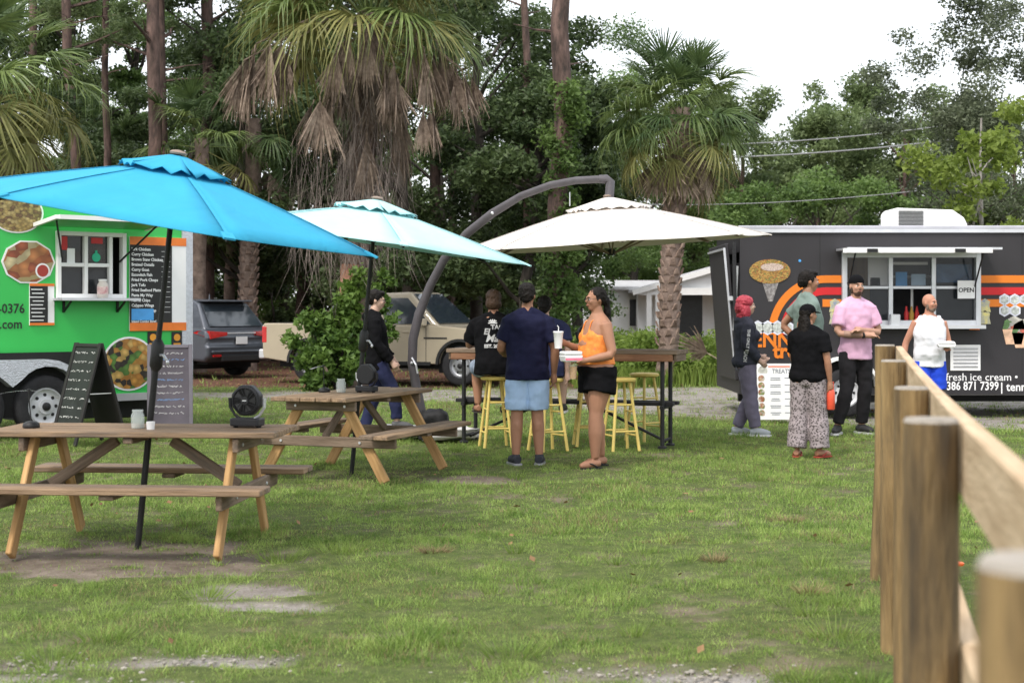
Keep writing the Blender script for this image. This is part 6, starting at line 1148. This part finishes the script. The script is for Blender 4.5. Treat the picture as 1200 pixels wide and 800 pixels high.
for body_, sz, x, z, shr in (('TACO', .07, -.045, 1.345, 0), ('El', .09, -.125, 1.295, .2), ('Mac', .115, -.105, 1.22, .3), ('EST. 2000', .05, -.12, 1.135, 0)):
    o = text(body_, sz, face_m((x, -.30, z+dz), (1, 0, 0), (0, 0, 1)), PRINTW, pe2, bold=.003, shear=shr, ext=.001); w_ = o.modifiers.new('wrap', 'SHRINKWRAP'); w_.target = sh2; w_.wrap_method = 'PROJECT'; w_.use_project_z = True; w_.use_negative_direction = True; w_.use_positive_direction = False; w_.offset = .004
mb = MB()
for k in range(5): a = R(-60+30*k); mb.beam((-.03+.01*math.sin(a), -.15, 1.40+dz), (-.03+.05*math.sin(a), -.15, 1.40+dz+.035*math.cos(a)), .012, .004, (0, 1, 0))
mb.box((-.03, -.15, 1.392+dz), (.10, .004, .012)); o = mb.build('sombrero_print', PRINTW, pe2)
# child on the second stool
zs = .77; sc = 1.58/1.75; dz = zs/sc-.80; ps = seat_pose(zs/sc); ps.update(shR=(.17, .02, 1.40+dz), elR=(.235, -.06, 1.12+dz), wrR=(.215, -.02, .86+dz), hdR=(.1, .1, -1), elL=(-.22, .1, 1.15+dz), wrL=(-.14, .32, 1.15+dz), hdL=(.5, .8, 0))
person('dark-haired person in navy top seated behind the standing man', 643, 0, 1.58, -4, Y=16.28, pose=ps, root=(0, 0, dz), lean=(-.04, .0), sk=SK_P, hair=SHORT+[((0, -.085, -.02), (.062, .03, .06))], hairm=HB, top=dict(m=cloth('faded_navy', (.03, .035, .09)), sleeve=.6, hem=.82, inf=.016), bottom=dict(m=cloth('dark_shorts', (.03, .03, .04)), len=.9, inf=.018, name='shorts'), shoes=(mat('child_shoe', (.05, .05, .05), .8), 'shoe'))
# woman in orange halter top, facing left
OTOP = mat('orange_floral', (.75, .17, .03), .75, .1, 16, .3, 20, col2=(.82, .32, .06), dirt=((.75, .08, .16), 9, .58))
pw, Jw, spw, hpw = person('woman in orange halter top and black shorts holding takeaway food', 700, 545.5, 1.70, 116, sk=SK_M, fem=1, bulk=1.22, belly=.028, hair=[((0, -.025, .05), (.080, .094, .078)), ((0, -.06, .01), (.074, .062, .07)), ((0, -.115, -.03), (.03, .04, .07)), ((0, -.12, -.12), (.034, .036, .10)), ((0, -.125, -.22), (.03, .032, .11)), ((-.066, -.01, .03), (.014, .04, .05)), ((.066, -.01, .03), (.014, .04, .05))], hairm=HB, glasses=True, head=(-4, .1, 0),
       pose=dict(elR=(.20, .03, 1.12), wrR=(.14, .27, 1.20), hdR=(-.15, .9, .3), elL=(-.275, -.02, 1.10), wrL=(-.16, .22, 1.045), hdL=(.45, .9, .0), anL=(-.115, .09, .085), anR=(.10, -.10, .085), knL=(-.10, .075, .49), knR=(.09, -.035, .49)), leg=1.13,
       bottom=dict(m=BLKC, len=.42, inf=.02, th=.03, waist=1.0, name='shorts'), shoes=(mat('black_rubber', (.015, .015, .015), .7), 'flip'))
m_ = MB(); rr = [(spw(z)+Vector((0, yo, z)), rx, ry) for z, rx, ry, yo in ((1.0, .206, .186, .014), (1.08, .190, .178, .02), (1.20, .195, .166, .016), (1.29, .200, .152, .006))]; loft(m_, rr, 20)
for q in (-1, 1): m_.ell(spw(1.27)+Vector((q*.075, .09, 1.262)), (.082, .072, .078), 12)
for q in (-1, 1): m_.tube([spw(1.3)+Vector((q*.07, .14, 1.31)), spw(1.4)+Vector((q*.06, .10, 1.42)), spw(1.47)+Vector((q*.05, -.02, 1.485)), spw(1.47)+Vector((0, -.072, 1.475))], .009, 8)
blob('halter_top', m_, OTOP, pw, .0085, 3)
# things she holds
c_ = wpos(pw, Vector(Jw['wrR'])+Vector((-.055, .12, .03))); e = empty('foam_cup', c_, 0, 'white foam cup with straw held by the woman in orange', 'cup'); mb = MB(); mb.lathe([(.034, -.07), (.046, .075), (.049, .078), (.049, .084), (.0, .084)], 20, cap=False); mb.lathe([(.001, -.07), (.034, -.07)], 20, cap=False); mb.build('cup_wall', WHITE, e, smooth=True); mb = MB(); mb.lathe([(.05, .08), (.05, .09), (.044, .094), (.001, .094)], 20); mb.build('lid', PRINTW, e); mb = MB(); mb.tube([(0, 0, .09), (.004, 0, .13), (-.01, 0, .15)], .004, 8); mb.build('straw', WHITE, e)
c_ = wpos(pw, Vector(Jw['wrL'])+Vector((.075, .12, .02))); e = empty('takeaway_box', c_, R(20), 'white takeaway box with pink trim held before the woman', 'food box'); mb = MB(); mb.prism([(-.08, -.03), (.08, -.03), (.095, .03), (-.095, .03)], -.075, .075, 'y'); mb.build('tray', PRINTW, e, bev=.008); mb = MB(); mb.box((0, 0, .05), (.18, .15, .034)); mb.build('lid', PRINTW, e, bev=.012, seg=2); mb = MB(); mb.box((0, -.0775, -.005), (.17, .004, .022)); mb.build('pink_trim', mat('pink_trim', (.8, .2, .3), .6), e)
e = empty('drink_cup', c_+Vector((.02, .0, -.135)), 0, 'clear cup of amber iced drink held under the takeaway box', 'cup'); mb = MB(); mb.lathe([(.03, -.06), (.042, .09)], 18, cap=False); mb.build('cup_wall', clearmat('cup_clear', (.8, .75, .6), .3), e, smooth=True); mb = MB(); mb.lathe([(.028, -.058), (.038, .06)], 18); mb.build('iced_drink', mat('amber_drink', (.45, .2, .04), .25), e, smooth=True)
# man in black by the second table
person('man in black long-sleeved top and dark jeans walking beside picnic table', 443, 0, 1.71, -84, Y=17.75, sk=SK_P, bulk=.98, hair=SHORT+[((0, -.08, .0), (.066, .04, .06))], hairm=HB, glasses=True, head=(0, .3, 0), lean=(0, -.04),
       pose=dict(elR=(.235, -.03, 1.14), wrR=(.20, .16, .92), hdR=(0, .5, -.8), elL=(-.24, .0, 1.13), wrL=(-.22, .18, .95), knR=(.10, .19, .56), anR=(.10, .22, .21), knL=(-.10, -.04, .49), anL=(-.10, -.18, .09)),
       top=dict(m=BLKC, sleeve=1.93, hem=.82, inf=.022, sinf=.016, hood=True, name='hooded_top'), bottom=dict(m=cloth('dark_denim', (.018, .022, .06)), len=1.9, inf=.012, name='jeans'), shoes=(mat('grey_trainer', (.08, .08, .085), .7), 'shoe', mat('dark_sole', (.05, .05, .05), .8)))
# woman with red hair
pr_, Jr, spr, hpr = person('woman with short red hair in charcoal hooded top and purple-grey sweatpants', 874, 509, 1.64, -86, sk=SK_P, fem=1, bulk=1.04, hair=[((0, -.03, .055), (.105, .112, .09)), ((0, -.08, -.02), (.10, .075, .10)), ((-.068, -.03, -.07), (.04, .07, .10)), ((.068, -.03, -.07), (.04, .07, .10)), ((0, -.075, -.12), (.085, .06, .075)), ((0, .03, .085), (.065, .05, .035))], hairm=HRED,
       pose=dict(elR=(.215, -.05, 1.14), wrR=(.19, .13, .96), hdR=(-.1, .7, -.7), elL=(-.215, -.05, 1.14), wrL=(-.15, .20, 1.0), hdL=(.2, .8, -.4), knR=(.09, .03, .49), knL=(-.09, .10, .49), anR=(.10, .10, .085), anL=(-.10, -.10, .085), ftR=(.3, 1), ftL=(.1, 1)),
       top=dict(m=cloth('charcoal_fleece', (.032, .034, .048)), sleeve=1.95, hem=.9, inf=.026, sinf=.02, hood=True, name='hooded_top'), bottom=dict(m=cloth('mauve_jersey', (.155, .14, .195)), len=1.96, inf=.014, kn=.012, flare=.006, name='sweatpants'), shoes=(mat('pale_trainer', (.42, .45, .48), .7), 'shoe'))
hd_ = [c for c in pr_.children if c.name.startswith('hooded_top')][0]
for q, m4 in ((0, face_m((.40, .03, 1.30), (0, -.25, -1), (0, 1, -.25))),):
    o = text('THE ONLY BEACH', .05, face_m((.42, -.02, 1.345), (0, -.09, -1), (0, 1, -.09)), PRINTW, pr_, bold=.0025, ext=.001); w_ = o.modifiers.new('wrap', 'SHRINKWRAP'); w_.target = hd_; w_.wrap_method = 'PROJECT'; w_.use_project_z = True; w_.use_negative_direction = True; w_.use_positive_direction = False; w_.offset = .004
# tall man in grey-green shirt, hand on hip
person('tall man in grey-green T-shirt with hand on hip, seen from the side', 946, 0, 1.95, -78, Y=18.2, sk=SK_M, bulk=1.03, belly=.015, hair=SHORT+[((0, -.085, -.01), (.066, .035, .06))], hairm=HB, beard=None, head=(-4, .15, 0),
       pose=dict(elL=(-.30, -.16, 1.17), wrL=(-.17, -.03, 1.0), hdL=(.4, .5, -.4), elR=(.26, -.20, 1.16), wrR=(.17, -.05, .98), hdR=(-.4, .5, -.3)), top=dict(m=cloth('sage_cotton', (.17, .225, .20)), sleeve=.55, hem=.82, inf=.022, sinf=.02), bottom=dict(m=cloth('dark_trouser', (.03, .03, .036)), len=1.95, inf=.014), shoes=(mat('dark_trainer2', (.05, .05, .05), .8), 'shoe'))
# woman in leopard trousers
LEO = bpy.data.materials.new('leopard_print'); LEO.use_nodes = True; t = LEO.node_tree; n = t.nodes; l = t.links; p = n['Principled BSDF']; p.inputs['Roughness'].default_value = .8; tc = n.new('ShaderNodeTexCoord'); vo = n.new('ShaderNodeTexVoronoi'); vo.inputs['Scale'].default_value = 42; nn = n.new('ShaderNodeTexNoise'); nn.inputs['Scale'].default_value = 40; va = n.new('ShaderNodeVectorMath'); va.operation = 'MULTIPLY_ADD'; va.inputs[1].default_value = (.03, .03, .03)
l.new(tc.outputs['Object'], va.inputs[2]); l.new(nn.outputs['Color'], va.inputs[0]); l.new(va.outputs[0], vo.inputs['Vector']); cr = n.new('ShaderNodeValToRGB'); l.new(vo.outputs['Distance'], cr.inputs[0]); el = cr.color_ramp.elements; el[0].position = .3; el[0].color = (.045, .035, .035, 1); el[1].position = .5; el[1].color = (.30, .255, .265, 1); l.new(cr.outputs[0], p.inputs['Base Color'])
pl_, Jl, spl, hpl = person('woman in black cap and T-shirt with leopard-print trousers', 947, 534, 1.54, -28, sk=SK_M, fem=1, bulk=1.12, hair=[((0, -.03, .03), (.082, .09, .075)), ((0, -.07, -.08), (.085, .05, .12)), ((0, -.085, -.20), (.095, .045, .13)), ((-.05, -.06, -.12), (.04, .05, .12)), ((.05, -.06, -.12), (.04, .05, .12))], hairm=HB, cap=(BLKC, 1), head=(-35, 0, 0),
       pose=dict(elR=(.235, -.02, 1.12), wrR=(.25, .03, .86), hdR=(0, .1, -1), elL=(-.21, .08, 1.12), wrL=(-.12, .24, 1.02), hdL=(.3, .9, .1), anL=(-.12, -.05, .085), anR=(.13, .02, .085), knL=(-.105, .0, .49), knR=(.11, .03, .49), ftR=(.5, 1)), curl=.9,
       top=dict(m=BLKC, sleeve=.7, hem=.9, inf=.02, sinf=.02), bottom=dict(m=LEO, len=1.97, inf=.018, kn=.02, flare=.045, name='trousers'), shoes=(mat('red_sandal', (.35, .04, .03), .6), 'flip'))
c_ = wpos(pl_, Vector(Jl['wrR'])+Vector((.0, .03, -.17))); e = empty('water_bottle', c_, R(10), 'orange-red water bottle held by woman in leopard trousers', 'bottle'); mb = MB(); mb.lathe([(.036, -.13), (.042, -.12), (.043, .04), (.036, .07), (.03, .08)], 18); mb.build('bottle_body', mat('coral_plastic', (.68, .09, .045), .35), e, smooth=True); mb = MB(); mb.lathe([(.033, .078), (.034, .11), (.02, .12)], 16); mb.build('cap', MATS['coral_plastic'], e, smooth=True); mb = MB(); mb.tube([(.028, 0, .1), (.03, 0, .15), (-.03, 0, .15), (-.028, 0, .1)], .006, 8); mb.build('handle', MATS['coral_plastic'], e)
# man in pink shirt with folded arms
pp, Jp, spp, hpp = person('man in pink shirt, black trousers and backward cap with folded arms', 1003, 507, 1.90, 192, sk=SK_L, bulk=.98, beard=HBR, cap=(BLKC, -1), head=(0, .1, 0), hair=[((0, -.03, .03), (.078, .088, .07))], hairm=HBR,
       pose=dict(elL=(-.255, .06, 1.12), wrL=(.02, .20, 1.15), hdL=(1, .1, .05), elR=(.255, .06, 1.11), wrR=(-.03, .22, 1.09), hdR=(-1, .05, .05), anR=(.21, -.02, .085), knR=(.13, .04, .49), anL=(-.09, -.05, .085), ftL=(-.3, 1), ftR=(.7, 1)),
       top=dict(m=cloth('pink_linen', (.60, .36, .50)), sleeve=.72, hem=.82, inf=.024, sinf=.024, collar=True, name='shirt'), bottom=dict(m=cloth('black_denim', (.013, .012, .014)), len=1.93, inf=.014, name='trousers'), shoes=(mat('black_shoe', (.02, .02, .02), .6), 'shoe', mat('white_sole', (.5, .5, .5), .7)))
mb = MB(); mb.tube([Vector(Jp['wrR'])+Vector((.035, 0, 0)), Vector(Jp['wrR'])+Vector((.05, 0, 0))], .033, 12); mb.build('wrist_watch', BLACK, pp)
mb = MB(); mb.tube([Vector(Jp['elR']).lerp(Jp['wrR'], .25), Vector(Jp['elR']).lerp(Jp['wrR'], .5), Vector(Jp['elR']).lerp(Jp['wrR'], .8)], [.0415, .0405, .034], 14, cap=False); mb.build('tattoo', mat('tattooed_skin', (.30, .19, .145), .6, .3, 14, col2=(.42, .25, .18), dirt=((.12, .09, .08), 14, .55)), pp, smooth=True)
# bald man with white sleeveless shirt
pb_, Jb, spb, hpb = person('bald bearded man in white sleeveless shirt and blue shorts behind fence', 1089, 0, 1.68, 180, Y=18.9, sk=SK_R, bulk=1.12, belly=.02, beard=mat('grey_beard', (.17, .12, .09), .8, .4, 20), hair=None, hairm=HBR, head=(38, .05, 0),
       pose=dict(elL=(-.255, -.02, 1.13), wrL=(-.17, .22, 1.06), hdL=(.35, .9, .1), elR=(.29, -.05, 1.13), wrR=(.335, .0, .90), hdR=(.1, .1, -1)), top=dict(m=cloth('white_cotton', (.70, .71, .75)), sleeve=0, hem=.82, inf=.02, name='sleeveless_shirt'), bottom=dict(m=cloth('royal_blue', (.02, .07, .62)), len=.9, inf=.022, th=.012, kn=.02, name='shorts'), shoes=(mat('grey_shoe', (.2, .2, .2), .7), 'shoe'))
m_ = MB()
for q in (-1, 1): m_.tube([spb(1.3)+Vector((q*.115, .085, 1.36)), spb(1.42)+Vector((q*.115, .02, 1.47)), spb(1.4)+Vector((q*.115, -.08, 1.38))], .032, 10, flat=.6)
blob('shoulder_strap', m_, MATS['white_cotton'], pb_, .009, 2)
c_ = wpos(pb_, Vector(Jb['wrL'])+Vector((.05, .12, .045))); e = empty('foam_container', c_, R(-8), 'white foam food container held by the bald man', 'food box'); mb = MB(); mb.prism([(-.09, -.025), (.09, -.025), (.11, .012), (-.11, .012)], -.09, .09, 'y'); mb.build('tray', PRINTW, e, bev=.01, seg=2); mb = MB(); mb.prism([(-.11, .014), (.11, .014), (.085, .05), (-.085, .05)], -.09, .09, 'y'); mb.build('lid', PRINTW, e, bev=.012, seg=2)
